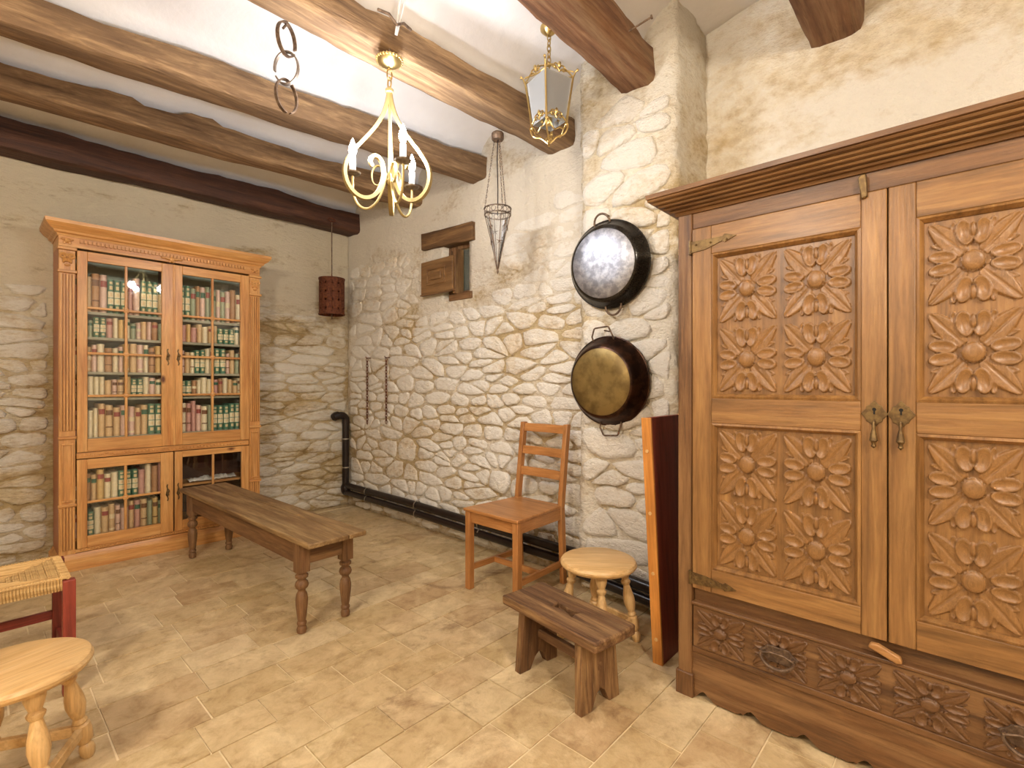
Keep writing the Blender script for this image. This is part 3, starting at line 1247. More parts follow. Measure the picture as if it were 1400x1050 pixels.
# turn buttons
mb = MB()
mb.prism([(.045, 1.655), (.060, 1.650), (.068, 1.712), (.060, 1.722), (.048, 1.720)], -.018, -.006, 'x')
mb.build('turn_button', M_OLDBRASS, ward, .003)
mb = MB()
mb.prism([(.045, .372), (.038, .385), (.02, .386), (-.030, .366), (-.034, .350), (-.02, .346)], -.018, -.0, 'x')
mb.build('wooden_turn_button', wood('turn_wood', '#8a6238', '#a87c4c', '#bc9260', 'y'), ward, .004)
# drawer
dw = MB().box(.0, .028, -.556, .556, .187, .334).build('drawer', oakd('y'), ward, .002)
for k in range(6):
    yc = .46 - k * .1835
    inst('rosette', ROSD, dw, (.0008, yc, .260), (0, 0, 0), (.018, .158, .128))
for yc in (.276, -.276):
    mb = MB()
    pl = []
    for k in range(20):
        a = 2 * PI * k / 20
        r_ = 1 + .1 * math.cos(6 * a)
        pl.append((yc + .052 * r_ * math.cos(a), .262 + .026 * r_ * math.sin(a)))
    mb.prism(pl, -.020, -.013, 'x')
    hp = mb.build('handle_plate', M_IRON, dw, .001)
    mb = MB()
    P_ = []
    for k in range(17):
        a = PI + PI * k / 16
        P_.append((-.034 + .006 * math.sin(a), yc + .048 * math.cos(a), .262 + .036 * math.sin(a)))
    mb.tube(P_, [.004 + .002 * math.sin(PI * k / 16) for k in range(17)], 8)
    for sg in (-1, 1):
        mb.tube([(-.013, yc + sg * .042, .266), (-.036, yc + sg * .046, .264)], .005, 8)
    mb.tube([(-.034, yc - .048, .262), (-.034, yc - .02, .272), (-.034, yc + .02, .272), (-.034, yc + .048, .262)], .003, 6)
    mb.build('handle_bail', M_IRON, hp)

# ------------------------------------------------------------------ bookcase
BY = 3.95
bc = thing('bookcase', 'tall honey pine bookcase with glazed doors, fluted pilasters and moulded cornice', 'bookcase', (.915, BY, 0))
# local: x -.565..+.565, y 0 front -> .28 back
hw = .565
mb = MB()
pred = wood('pine_red', '#8a4a26', '#a9633a', '#bb7848', 'z', .8, .4, .1, None, False, .1)
MB().box(-hw, -hw + .02, .015, .285, .03, 2.02).build('side_panel', pred, bc, .002)
MB().box(hw - .02, hw, .015, .285, .03, 2.02).build('side_panel', pred, bc, .002)
MB().box(-hw + .02, hw - .02, .27, .284, .66, 2.02).build('back_panel', plain('back_grey_green', '#8e9c8a', .7, .1), bc)
MB().box(-hw + .02, hw - .02, .27, .284, .06, .66).build('back_panel', M_INNER, bc)
MB().box(-hw - .001, hw + .001, -.001, .2805, 1.94, 2.03).build('frieze', pine('x'), bc, .002)
MB().box(-.02, .02, .02, .26, .06, 1.94).build('centre_partition', M_INNER, bc)


def mitred(prof, hw_, d_, z_=0):
    """profile [(out,z)] swept round left, front, right of a cabinet"""
    mb = MB()
    vs, fs = [], []
    m = len(prof)
    for (x, y, ox, oy) in ((-hw_, d_, -1, 0), (-hw_, 0, -1, -1), (hw_, 0, 1, -1), (hw_, d_, 1, 0)):
        for (o_, z) in prof:
            vs.append((x + ox * o_, y + oy * o_, z))
    for a in range(3):
        for k in range(m):
            k2 = (k + 1) % m
            fs.append((a * m + k, a * m + k2, (a + 1) * m + k2, (a + 1) * m + k))
    fs.append(tuple(range(m)))
    fs.append(tuple(range(3 * m, 4 * m)))
    return mb.add(vs, fs)


mitred([(-.02, 2.0), (.006, 2.0), (.010, 2.012), (.022, 2.018), (.026, 2.03), (.046, 2.044), (.056, 2.060), (.062, 2.066), (.064, 2.085), (-.02, 2.085)], hw, .285).build('cornice', pine('x'), bc, 0, 25)
MB().box(-hw - .05, hw + .05, -.045, .285, 2.078, 2.084).build('top_board', pine('x'), bc)
mitred([(-.02, .0), (.022, .0), (.022, .070), (.016, .078), (.010, .086), (.004, .100), (-.02, .100)], hw, .285).build('plinth', pine('x'), bc, 0, 25)
# dentil string under the cornice
mb = MB()
k = -.47
while k < .47:
    mb.box(k, k + .012, -.013, .002, 1.970, 1.990)
    k += .020
mb.build('dentil_row', pine('x'), bc)
# rope bead strings
for (zz, nm) in ((.685, 'carved_rail'), (.113, 'bead_rail')):
    mb = MB()
    mb.box(-.485, .485, -.006, .01, zz - .018, zz + .018) if nm == 'carved_rail' else mb.box(-.52, .52, -.004, .01, zz - .010, zz + .010)
    rl = mb.build(nm, pine('x'), bc, .002)
    mb = MB()
    k = -.47
    i = 0
    while k < .47:
        if nm == 'carved_rail':
            mb.sphere((k, -.006, zz + .004 * math.sin(i * 1.3)), .009, 6, (1.1, .5, .75))
            k += .021
        else:
            mb.sphere((k, -.005, zz), .006, 6, (1, .6, 1))
            k += .013
        i += 1
    mb.build('carving', pine('x'), rl)


def scroll(mb, cx, cz, r, turns, sgn, y, th=.005, n=22, start=0.0):
    P_ = []
    for i in range(n):
        t = i / (n - 1)
        a = start + sgn * turns * 2 * PI * t
        rr = r * (1 - .8 * t)
        P_.append((cx + rr * math.cos(a), y, cz + rr * math.sin(a)))
    mb.tube(P_, th, 6)


for s in (-1, 1):
    xc = s * (hw - .0375)
    pil = MB().box(xc - .0375, xc + .0375, -.006, .02, .10, 1.94).build('pilaster', pine('z'), bc, .002)
    for (za, zb) in ((.84, 1.775), (.13, .385)):
        for k in range(5):
            xx = xc - .028 + k * .014
            mb = MB()
            mb.box(xx - .0045, xx + .0045, -.017, -.004, za, zb)
            mb.build('reed', pine('z'), pil, .0015, 35, 1)
    for (a, b, c, d) in ((-.027, .027, .755, .765), (-.027, .027, .415, .425), (-.027, -.020, .425, .755), (.020, .027, .425, .755)):
        MB().box(xc + a, xc + b, -.015, -.004, c, d).build('panel_bead', pine('z'), pil, .002)
    for (zz, e) in ((1.79, .006), (.80, .004), (.395, .004), (1.925, .006)):
        MB().box(xc - .0375 - e, xc + .0375 + e, -.018 - e, .01, zz - .008, zz + .008).build('band_moulding', pine('x'), pil, .002)
    # carved capital
    mb = MB()
    scroll(mb, xc - .018, 1.880, .019, 1.4, 1, -.014, .006)
    scroll(mb, xc + .018, 1.880, .019, 1.4, -1, -.014, .006, start=PI)
    for k in range(5):
        a = PI / 2 + (k - 2) * .42
        mb.sphere((xc + .022 * math.cos(a), -.010, 1.835 + .026 * math.sin(a)), .010, 8, (.7, 1.2, 1.5))
    mb.sphere((xc, -.011, 1.828), .010, 8, (1.4, .6, .8))
    mb.build('carved_capital', pine('x'), pil)
    mb = MB()
    mb.sphere((xc, -.006, 1.975), .015, 8, (1, 1, 1))
    for k in (-1, 1):
        mb.sphere((xc + k * .017, -.006, 1.982), .010, 8, (1.3, .6, .7))
        mb.sphere((xc + k * .012, -.006, 1.963), .008, 8, (1, .6, 1.2))
    mb.build('frieze_ornament', pine('x'), pil)
mb = MB()
mb.sphere((0, -.005, 1.958), .018, 8, (1, .9, 1.1))
for k in (-1, 1):
    for q in range(3):
        mb.sphere((k * (.018 + .015 * q), -.005, 1.962 + .005 * q - .002 * q * q), .014 - .002 * q, 8, (1.5, 1, .8))
    mb.sphere((k * .010, -.005, 1.944), .008, 8, (1, .5, 1))
mb.build('centre_ornament', pine('x'), bc)

PANE_OBJ = []


def bdoor(x0, x1, z0, z1, gx0, gx1, gz0, gz1, rows, hx):
    d = bpy.data.objects.new('door', None)
    d.empty_display_size = .05
    COL.objects.link(d)
    d.parent = bc
    for (a, b) in ((x0, gx0), (gx1, x1)):
        MB().box(a, b, -.012, .012, z0, z1).build('stile', pine('z'), d, .003)
    for (a, b) in ((z0, gz0), (gz1, z1)):
        MB().box(gx0, gx1, -.0115, .0115, a, b).build('rail', pine('x'), d, .002)
    mb = MB()
    xm = (gx0 + gx1) / 2
    mb.box(xm - .007, xm + .007, -.012, .004, gz0, gz1)
    mb.build('glazing_bar', pine('z'), d, .003)
    for z in rows:
        mb = MB()
        mb.box(gx0, gx1, -.011, .004, z - .007, z + .007)
        mb.build('glazing_bar', pine('x'), d, .003)
        mb = MB()
        mb.sphere((xm, -.013, z), .011, 8, (1, .5, 1))
        for k in range(4):
            mb.sphere((xm + .011 * math.cos(k * PI / 2 + PI / 4), -.012, z + .011 * math.sin(k * PI / 2 + PI / 4)), .007, 6, (1, .5, 1))
        mb.build('bar_rosette', pine('x'), d)
    zs = [gz0] + sorted(rows) + [gz1]
    for a, b in zip(zs, zs[1:]):
        for (p, q) in ((gx0, xm), (xm, gx1)):
            MB().box(p, q, .003, .0055, a, b).build('pane', M_GLASS, d)
    mb = MB()
    zc = (z0 + z1) / 2 if z1 < 1 else 1.30
    pl = [(hx + .006 * math.sin(t * PI * 4) * .6 + (.008 if 0.3 < t < .7 else .0035) * sg, zc - .055 + .11 * t) for sg, ts in ((1, [i / 8 for i in range(9)]), (-1, [1 - i / 8 for i in range(9)])) for t in ts]
    mb.prism(pl, -.016, -.011, 'y')
    h = mb.build('handle_plate', M_OLDBRASS, d)
    mb = MB()
    mb.lathe([(.002, 0), (.005, .004), (.004, .010), (.009, .018), (.006, .028), (.0, .030)], 10, align((hx, -.014, zc + .012), (hx, -.03, zc + .012)))
    mb.tube([(hx, -.022, zc + .008), (hx + .002, -.024, zc - .018)], [.003, .006], 8)
    mb.build('drop_handle', M_OLDBRASS, d)
    return d


bdoor(-.484, .008, .706, 1.925, -.435, -.058, .785, 1.868, [1.047, 1.308, 1.586], -.024)
bdoor(.016, .487, .706, 1.925, .061, .427, .785, 1.868, [1.047, 1.308, 1.586], .036)
bdoor(-.484, .008, .125, .662, -.436, -.063, .194, .602, [.40], -.026)
bdoor(.016, .487, .125, .662, .061, .435, .194, .622, [], .036)
MB().box(.006, .018, -.016, .0, .706, 1.925).build('meeting_strip', pine('z'), bc, .003)
# shelves
SH_Z = [.79, 1.035, 1.195, 1.410, 1.565]
shelf_m = wood('shelf_grey_green', '#8a8a76', '#a09e86', '#b2ad92', 'x', .8, .6, .1)
for z in SH_Z:
    MB().box(-hw + .02, hw - .02, .014, .265, z - .016, z).build('shelf', shelf_m, bc)
MB().box(-hw + .02, -.02, .014, .265, .385, .401).build('shelf', shelf_m, bc)
MB().box(.02, hw - .02, .045, .265, .41, .426).build('shelf', pine('x'), bc)
MB().box(-hw + .02, hw - .02, .03, .265, .165, .185).build('bottom_shelf', pine('x'), bc)

# books
def leather(name, col, dark): return plain(name, col, .55, .22, 26, .15)


BCOL = {
    'tan': leather('book_tan', '#dcbd8c', 0), 'cream': leather('book_cream', '#efdfba', 0), 'green': leather('book_green', '#5d8a6e', 0),
    'rose': leather('book_rose', '#cfa090', 0), 'brown': leather('book_brown', '#b98e64', 0), 'pink': leather('book_pink', '#e2c2ae', 0),
    'grey-green': leather('book_grey_green', '#a3ab8a', 0), 'ochre': leather('book_ochre', '#dfbd7c', 0),
}
M_GILT = plain('book_gilt', '#e6d2a0', .45, .1)
M_LAB = {'red': plain('book_label_red', '#9a4a40', .5, .15), 'green': plain('book_label_green', '#3c6a50', .5, .15), 'cream': plain('book_label_cream', '#e8d8b0', .5, .1), 'brown': plain('book_label_brown', '#7a5436', .5, .1)}


def book_mesh(mat):
    mb = MB()
    prof = [(-.5, 1), (-.5, .12), (-.42, .04), (-.22, .0), (0, -.015), (.22, .0), (.42, .04), (.5, .12), (.5, 1)]
    mb.prism(prof, 0, 1, 'z')
    for z in (.06, .26, .46, .66, .86, .95):
        mb.prism([(p * 1.02, q - .028) for p, q in prof[1:-1]] + [(.5, .14), (-.5, .14)], z - .009, z + .009, 'z')
    return mb.mesh('book', mat, 40)


BM = {k: book_mesh(m) for k, m in BCOL.items()}


def patch_mesh(rects, mat):
    mb = MB()
    for (z0, z1) in rects:
        prof = [(-.44, .038), (-.22, -.006), (0, -.024), (.22, -.006), (.44, .038)]
        mb.prism(prof + [(.44, .08), (-.44, .08)], z0, z1, 'z')
    return mb.mesh('title_label', mat, 40)


PATCH = [patch_mesh([(.68, .84)], M_LAB['red']), patch_mesh([(.68, .84)], M_LAB['green']), patch_mesh([(.48, .64), (.08, .14)], M_LAB['cream']),
         patch_mesh([(.68, .84), (.28, .32)], M_LAB['brown'])]
mb = MB()
for z in (.16, .36, .56, .76, .905):
    mb.prism([(-.24, .0), (0, -.035), (.24, .0), (.0, .06)], z - .055, z + .055, 'z')
GILT = mb.mesh('gilt_ornament', M_GILT, 0)
GPATCH = patch_mesh([(.27, .45), (.47, .65)], BCOL['cream'])
ORD = ['first', 'second', 'third', 'fourth', 'fifth', 'sixth', 'seventh', 'eighth', 'ninth', 'tenth', 'eleventh', 'twelfth', 'thirteenth', 'fourteenth', 'fifteenth', 'sixteenth',
       'seventeenth', 'eighteenth', 'nineteenth', 'twentieth', 'twenty-first', 'twenty-second', 'twenty-third', 'twenty-fourth', 'twenty-fifth', 'twenty-sixth', 'twenty-seventh', 'twenty-eighth', 'twenty-ninth', 'thirtieth']
rb = random.Random(23)
nb = 0


def fill_row(x0, x1, z, hmax, place, group):
    global nb
    x = x0
    i = 0
    seq = []
    while x < x1 - .02:
        if not seq:
            if rb.random() < .09:
                seq = ['green'] * rb.choice((2, 3, 3))
            else:
                seq = [rb.choice(['tan', 'cream', 'cream', 'tan', 'rose', 'brown', 'pink', 'pink', 'grey-green', 'ochre'])]
            run_h = rb.uniform(.78, .95)
            run_w = rb.uniform(.030, .040)
        c = seq.pop()
        if c == 'green':
            w_, h_ = run_w, run_h * hmax
        else:
            w_, h_ = rb.uniform(.025, .040), rb.uniform(.76, .98) * hmax
        if x + w_ > x1: break
        o = bpy.data.objects.new('book', BM[c])
        COL.objects.link(o)
        o.location = (.915 + x + w_ / 2, BY + rb.uniform(.022, .030), z + .0005)
        o.scale = (w_ - .0012, .17, h_)
        tag(o, '%s leather book, %s from left, %s' % (c, ORD[i], place), 'book', group)
        if c == 'green':
            g = bpy.data.objects.new('cream_label', GPATCH)
            COL.objects.link(g)
            g.parent = o
            g2 = bpy.data.objects.new('gilt_ornament', GILT)
            COL.objects.link(g2)
            g2.parent = o
        elif rb.random() < .7:
            g = bpy.data.objects.new('title_label', rb.choice(PATCH))
            COL.objects.link(g)
            g.parent = o
        x += w_
        i += 1
        nb += 1


for (z, hm, wd) in ((1.565, .27, 'top row'), (1.410, .132, 'second row'), (1.195, .19, 'third row'), (1.035, .135, 'fourth row'), (.79, .215, 'fifth row')):
    fill_row(-.50, -.022, z, hm, wd + ' behind the upper left glass door', wd + ' of books behind the upper doors')
    fill_row(.022, .50, z, hm, wd + ' behind the upper right glass door', wd + ' of books behind the upper doors')
fill_row(-.50, -.022, .401, .20, 'upper row behind the lower left glass door', 'books behind the lower left door')
fill_row(-.50, -.022, .185, .185, 'lower row behind the lower left glass door', 'books behind the lower left door')
print('books', nb)
mb = MB()
rp = random.Random(4)
N = 26
vs, fs = [], []
for i in range(N):
    for j in range(4):
        vs.append((.12 + .30 * i / (N - 1), .06 + .03 * j + rp.uniform(-.008, .008), .428 + (.012 + .02 * rp.random()) * (1 if j in (1, 2) else .3)))
for i in range(N - 1):
    for j in range(3):
        fs.append((i * 4 + j, i * 4 + j + 1, i * 4 + 5 + j, i * 4 + 4 + j))
mb.add(vs, fs, Matrix.Translation((.915, BY, 0)))
po = mb.build('crumpled_paper', M_PAPER)
so = po.modifiers.new('solid', 'SOLIDIFY')
so.thickness = .0015
tag(po, 'strip of crumpled white paper lying inside the lower right bookcase door', 'paper')


# ------------------------------------------------------------------ bench
bn = thing('bench_table', 'long low worn wooden table on turned legs in front of the bookcase', 'table', (1.093, 2.94, 0), R_(1.6))
HT = .432
for (a, b) in ((-.142, .052), (.054, .142)):
    mb = MB()
    mb.box(a, b, -.865, .89, HT - .024, HT)
    mb.build('top_plank', bench_t('y'), bn, .006)
for s in (-1, 1):
    MB().box(s * .108 - .011, s * .108 + .011, -.70, .70, HT - .125, HT - .026).build('side_apron', bench_w('y'), bn, .002)
    MB().box(-.095, .095, s * .735 - .011, s * .735 + .011, HT - .125, HT - .026).build('end_apron', bench_w('x'), bn, .002)
legm = MB()
legm.box(-.026, .026, -.026, .026, HT - .155, HT - .026)
legm.lathe([(.012, 0), (.020, .004), (.022, .020), (.019, .030), (.016, .036), (.021, .042), (.021, .050), (.017, .056), (.020, .075), (.026, .13), (.027, .155), (.023, .178), (.016, .19), (.017, .198), (.026, .206), (.030, .218), (.026, .232), (.018, .24), (.018, .246), (.027, .252), (.028, .262), (.020, .27), (.022, .282)], 20)
LEG = legm.mesh('leg', bench_w('z'), 35)
for sx in (-1, 1):
    for sy in (-1, 1):
        o = inst('leg', LEG, bn, (sx * .108, sy * .735, 0))

# ------------------------------------------------------------------ wooden chair
ch = thing('chair', 'reddish pine ladder-back chair standing against the stone wall', 'chair', (2.026, 1.835, 0), 0)
# local: front is -x
mb = MB()
vs = []
seat = [(-.205, -.205), (-.205, .195), (.215, .165), (.215, -.175)]
mb.prism(seat, .425, .443, 'z')
mb.build('seat', chairw('y'), ch, .005)
for y in (-.180, .170):
    MB().box(-.196, -.160, y - .018, y + .018, 0, .425).build('leg', chairw('z'), ch, .003)
for y in (-.166, .157):
    mb = MB()
    for (za, zb, xa, xb) in ((0, .43, .228, .205), (.43, .89, .205, .262)):
        vs = []
        for (z, x) in ((za, xa), (zb, xb)):
            for (p, q) in ((-.018, -.014), (.018, -.014), (.018, .014), (-.018, .014)):
                vs.append((x + p, y + q, z))
        mb.add(vs, [(3, 2, 1, 0), (4, 5, 6, 7), (0, 1, 5, 4), (1, 2, 6, 5), (2, 3, 7, 6), (3, 0, 4, 7)])
    mb.build('back_leg', chairw('z'), ch, .003)


def bx_(z): return .205 + (z - .43) / .46 * .057


for (za, zb) in ((.835, .883), (.700, .748), (.575, .625)):
    mb = MB()
    vs = []
    for k in range(7):
        y = -.154 + .30 * k / 6
        c = .010 * math.sin(PI * k / 6)
        for z in (za, zb):
            vs += [(bx_(z) + c - .008, y, z), (bx_(z) + c + .008, y, z)]
    fs = []
    for k in range(6):
        a = k * 4
        fs += [(a, a + 4, a + 6, a + 2), (a + 1, a + 3, a + 7, a + 5), (a, a + 1, a + 5, a + 4), (a + 2, a + 6, a + 7, a + 3)]
    fs += [(0, 2, 3, 1), (24, 25, 27, 26)]
    mb.add(vs, fs)
    mb.build('back_slat', chairw('y'), ch, .002)
MB().box(-.186, -.166, -.165, .155, .365, .425).build('front_apron', chairw('y'), ch, .002)
for (a, b) in ((-.180, -.166), (.170, .157)):
    MB().bar((-.165, a, .395), (.195, b, .395), .02, .06).build('side_apron', chairw('x'), ch, .002)
    MB().bar((-.165, a, .115), (.215, b, .115), .018, .032).build('side_stretcher', chairw('x'), ch, .002)
MB().box(.0, .018, -.166, .157, .10, .132).build('cross_stretcher', chairw('y'), ch, .002)


# ------------------------------------------------------------------ round stools
def make_stool(name, label, loc, rz):
    st = thing(name, label, 'stool', loc, rz, 'round beech stools')
    Rr = .165
    mb = MB()
    mb.lathe([(0.0005, .322), (Rr - .022, .322), (Rr - .008, .326), (Rr, .336), (Rr, .344), (Rr - .006, .353), (Rr - .016, .357), (0.0005, .357)], 56)
    mb.build('seat', beech('x'), st, 0, 30)
    lp = [(.013, 0), (.017, .006), (.020, .022), (.018, .038), (.012, .046), (.016, .051), (.022, .058), (.0235, .085), (.022, .108), (.016, .114), (.019, .12), (.017, .126),
          (.014, .132), (.020, .150), (.0245, .175), (.023, .200), (.016, .235), (.013, .25), (.019, .258), (.021, .266), (.014, .275), (.018, .285), (.024, .305), (.026, .33)]
    me = None
    pts = []
    for k in range(4):
        a = PI / 2 * k
        b = Vector((.168 * math.cos(a), .168 * math.sin(a), 0))
        t = Vector((.105 * math.cos(a), .105 * math.sin(a), .33))
        pts.append((b, t))
        mb = MB()
        mb.lathe(lp, 20, align(b, t))
        mb.build('leg', beech('z'), st, 0, 40)
    for k in range(4):
        f = .27
        p = pts[k][0].lerp(pts[k][1], f)
        q = pts[(k + 1) % 4][0].lerp(pts[(k + 1) % 4][1], f)
        MB().bar(p, q, .018, .030).build('stretcher', beech('y'), st, .003)
        t = pts[k][1]
    MB().box(-.11, .11, -.018, .018, .300, .323).build('under_rail', beech('x'), st, .002)
    MB().box(-.018, .018, -.11, .11, .2995, .3225).build('under_rail', beech('y'), st, .002)
    return st


make_stool('round_stool', 'round beech stool beside the leaning board and the pine chair', (1.855, 1.185, 0), R_(-51))
make_stool('round_stool', 'round beech stool in the near left corner, cut by the frame', (.08, 1.90, 0), R_(17))

# ------------------------------------------------------------------ rustic step stool
ss = thing('step_stool', 'small rough old wooden step stool with a hand hole in the top', 'stool', (1.505, 1.107, 0), R_(-8.5))
zt = .278
outer = [(-.108, -.245), (0, -.247), (.106, -.243), (.109, 0), (.106, .245), (0, .243), (-.110, .246), (-.108, 0)]
hole = [(-.028, -.060), (0, -.050), (.028, -.060), (.010, 0), (.028, .060), (0, .050), (-.028, .060), (-.010, 0)]
vs = []
for z in (zt, zt - .036):
    for (x, y) in outer:
        vs.append((x + .004 * nz(x * 30, y * 30, 1), y + .004 * nz(x * 30, y * 30, 9), z + .004 * nz(x * 9, y * 9, z)))
    for (x, y) in hole:
        vs.append((x, y, z))
fs = []
for k in range(8):
    k2 = (k + 1) % 8
    fs.append((k, k2, 8 + k2, 8 + k))
    fs.append((16 + k2, 16 + k, 24 + k, 24 + k2))
    fs.append((k, 16 + k, 16 + k2, k2))
    fs.append((8 + k, 8 + k2, 24 + k2, 24 + k))
mb = MB()
mb.add(vs, fs)
mb.build('top', rustic('y'), ss, .007, 35, 2)
for s in (-1, 1):
    mb = MB()
    pl = [(-.100, .0), (-.045, .0), (-.022, .045), (0, .062), (.022, .045), (.045, .0), (.100, .0), (.088, zt - .034), (-.088, zt - .034)]
    vs, fs = [], []
    for t in (0, 1):
        for (x, z) in pl:
            yy = s * (.160 - .012 * (z / .24)) + (t - .5) * .032
            vs.append((x + .003 * nz(x * 20, z * 20, t), yy, z))
    n = len(pl)
    # faces as fan quads (shape is concave) : left foot, right foot, body
    for b in (0, n):
        F_ = [(0, 1, 2, 8), (2, 3, 8), (3, 4, 7, 8) if False else (3, 7, 8), (3, 4, 7), (4, 5, 6, 7)]
        fs += [tuple(b + i for i in f) for f in F_]
    for i in range(n):
        j = (i + 1) % n
        fs.append((i, j, n + j, n + i))
    mb.add(vs, fs)
    mb.build('leg_panel', rustic('z'), ss, .003)
MB().bar((0, -.17, .135), (0, .17, .135), .026, .034).build('stretcher', rustic('y'), ss, .005)

# ------------------------------------------------------------------ leaning board
lb = thing('leaning_board', 'tall reddish-brown plank with orange edge leaning beside the wardrobe', 'board', (1.85, .885, 0))
ang = math.atan2(.052, .985)
Mx = Matrix.Rotation(-ang, 4, 'X')
o = MB().box(0.012, .31, 0.0, .040, 0, .985).build('board', darkw('z'), lb, .002)
o.rotation_euler = (-ang, 0, 0)
o2 = MB().box(0, .0125, -.001, .041, 0, .985).build('edge_strip', wood('edge_pine', '#b0702e', '#c98a42', '#d69a52', 'z', .8, .45, .1), lb, .002)
o2.rotation_euler = (-ang, 0, 0)
for z in (.10, .36, .60, .85):
    mb = MB()
    mb.tube([(.004, .02, z), (-.004, .02, z)], .007, 10)
    p = mb.build('wood_plug', beech('x'), lb)
    p.rotation_euler = (-ang, 0, 0)

# ------------------------------------------------------------------ rush seat
rs = thing('rush_seat_stool', 'dark wooden stool with a woven straw rush seat, at the left edge', 'stool', (.045, 2.56, 0))
zs = .425
mb = MB()
N = 26
for j in range(N):
    # woven strands: each a thin tube following the seat, in four triangular sets -> run parallel to the nearest edge
    pass
HX, HY = .195, .165
core = MB()
vs, fs = [], []
G = 20
for j in range(G + 1):
    for i in range(G + 1):
        u, v = 2 * i / G - 1, 2 * j / G - 1
        dip = .018 * (1 - max(abs(u), abs(v)) ** 1.5)
        e = 1.0
        vs.append((u * HX * e, v * HY * e, zs - .005 - dip - (.012 if max(abs(u), abs(v)) > .97 else 0)))
for j in range(G):
    for i in range(G):
        a = j * (G + 1) + i
        fs.append((a, a + 1, a + G + 2, a + G + 1))
b = len(vs)
core.add(vs, fs)
core.box(-HX, HX, -HY, HY, zs - .048, zs - .026)
cs_ = core.build('seat', M_RUSH, rs, 0, 60)
st = MB()
NS_ = 34
for k in range(NS_):
    t = (k + .5) / NS_
    # strands parallel to x (front/back triangles)
    for s in (-1, 1):
        y = s * HY * (1 - t)
        xe = HX * (1 - t) + .006
        z = zs - .006 - .018 * t ** 1 + .003 * rp.uniform(-1, 1)
        st.tube([(-xe, y, z), (0, y + rp.uniform(-.001, .001), z), (xe, y, z)], .0042, 5)
        x = s * HX * (1 - t)
        ye = HY * (1 - t) + .006
        st.tube([(x, -ye, z), (x + rp.uniform(-.001, .001), 0, z), (x, ye, z)], .0042, 5)
so_ = st.build('rush_strand_top', M_RUSH, cs_, 0, 60)
st = MB()
# wraps over the rails
k = -HX + .02
while k < HX - .02:
    for s in (-1, 1):
        st.tube([(k, s * (HY - .02), zs - .004), (k, s * (HY + .004), zs - .006), (k, s * (HY + .008), zs - .022), (k + .002, s * (HY + .004), zs - .044), (k, s * (HY - .02), zs - .048)], .0042, 5)
    k += .0085
k = -HY + .02
while k < HY - .02:
    for s in (-1, 1):
        st.tube([(s * (HX - .02), k, zs - .004), (s * (HX + .004), k, zs - .006), (s * (HX + .008), k, zs - .022), (s * (HX + .004), k + .002, zs - .044), (s * (HX - .02), k, zs - .048)], .0042, 5)
    k += .0085
w_ = st.build('rush_wrap', M_RUSH, cs_, 0, 60)
so_['kind'] = 'stuff'
w_['kind'] = 'stuff'
for sx in (-1, 1):
    for sy in (-1, 1):
        MB().box(sx * HX - .018, sx * HX + .018, sy * HY - .018, sy * HY + .018, 0, zs - .012).build('leg', darkw('z'), rs, .003)
for sy in (-1, 1):
    MB().box(-HX, HX, sy * HY - .008, sy * HY + .008, .17, .205).build('stretcher', darkw('x'), rs, .002)
for sx in (-1, 1):
    MB().box(sx * HX - .008, sx * HX + .008, -HY, HY, .10, .135).build('stretcher', darkw('y'), rs, .002)


# ------------------------------------------------------------------ pans
def make_pan(name, label, loc, R, r, depth, m_side, m_base, tilt, roll, hstyle):
    p = thing(name, label, 'pan', loc, 0, 'round pans hung on the stone pillar')
    p.rotation_euler = tilt
    # local: z axis of lathe -> -x (towards the room)
    M = Matrix.Rotation(-PI / 2, 4, 'Y')
    mb = MB()
    prof = [(R - .010, .004), (R, .002), (R + .004, .006), (R, .011), (R - .008, .016), (r + .020, depth - .018), (r + .008, depth - .005), (r, depth), (r * .98, depth + .001)]
    mb.lathe(prof, 64, M, cap=False)
    inner = [(R - .010, .004), (R - .014, .012), (r + .008, depth - .016), (r, depth - .006), (0.001, depth - .006)]
    mb.lathe(inner, 64, M, cap=False)
    mb.build('bowl', m_side, p, 0, 50)
    mb = MB()
    mb.lathe([(r * .985, depth - .001), (r * .96, depth + .003), (r * .5, depth + .0035), (0.001, depth + .004)], 64, M, cap=False)
    mb.build('base', m_base, p, 0, 60)
    mb = MB()
    mb.tube([(-.006, (R + .002) * math.cos(2 * PI * k / 64), (R + .002) * math.sin(2 * PI * k / 64)) for k in range(64)], .0045, 8, True)
    mb.build('rim', m_side, p)
    for a in (PI / 2 + roll, -PI / 2 + roll):
        mb = MB()
        c, s_ = math.cos(a), math.sin(a)
        P_ = []
        if hstyle == 'ring':
            for k in range(13):
                t = PI * k / 12
                rr, tt = R - .012 + .052 * math.sin(t), .045 * math.cos(t)
                P_.append((-.018 - .008 * math.sin(t), c * rr - s_ * tt, s_ * rr + c * tt))
            mb.tube(P_, .0055, 8)
        else:
            for (rr, tt) in ((R - .016, .062), (R + .010, .060), (R + .048, .044), (R + .052, .036), (R + .052, -.036), (R + .048, -.044), (R + .010, -.060), (R - .016, -.062)):
                P_.append((-.018 - (.012 if rr > R else 0), c * rr - s_ * tt, s_ * rr + c * tt))
            mb.tube(P_, .0045, 8)
        mb.build('handle', M_IRON, p)
    mb = MB()
    mb.tube([(.02, 0, R + .030), (-.03, 0, R + .034)], .004, 6)
    mb.build('wall_nail', M_IRON, p)
    return p


make_pan('enamel_pan', 'upper speckled dark enamel pan with shiny worn base, hung on the pillar', (XP - .052, 1.362, 1.738), .222, .178, .075, M_PAN1, M_PAN1B, (0, R_(-5), R_(4)), R_(-6), 'ring')
make_pan('iron_pan', 'lower dark iron pan with brassy base, hung on the pillar', (XP - .032, 1.377, 1.135), .230, .176, .088, M_PAN2, M_PAN2B, (0, R_(-3), 0), R_(-4), 'flat')

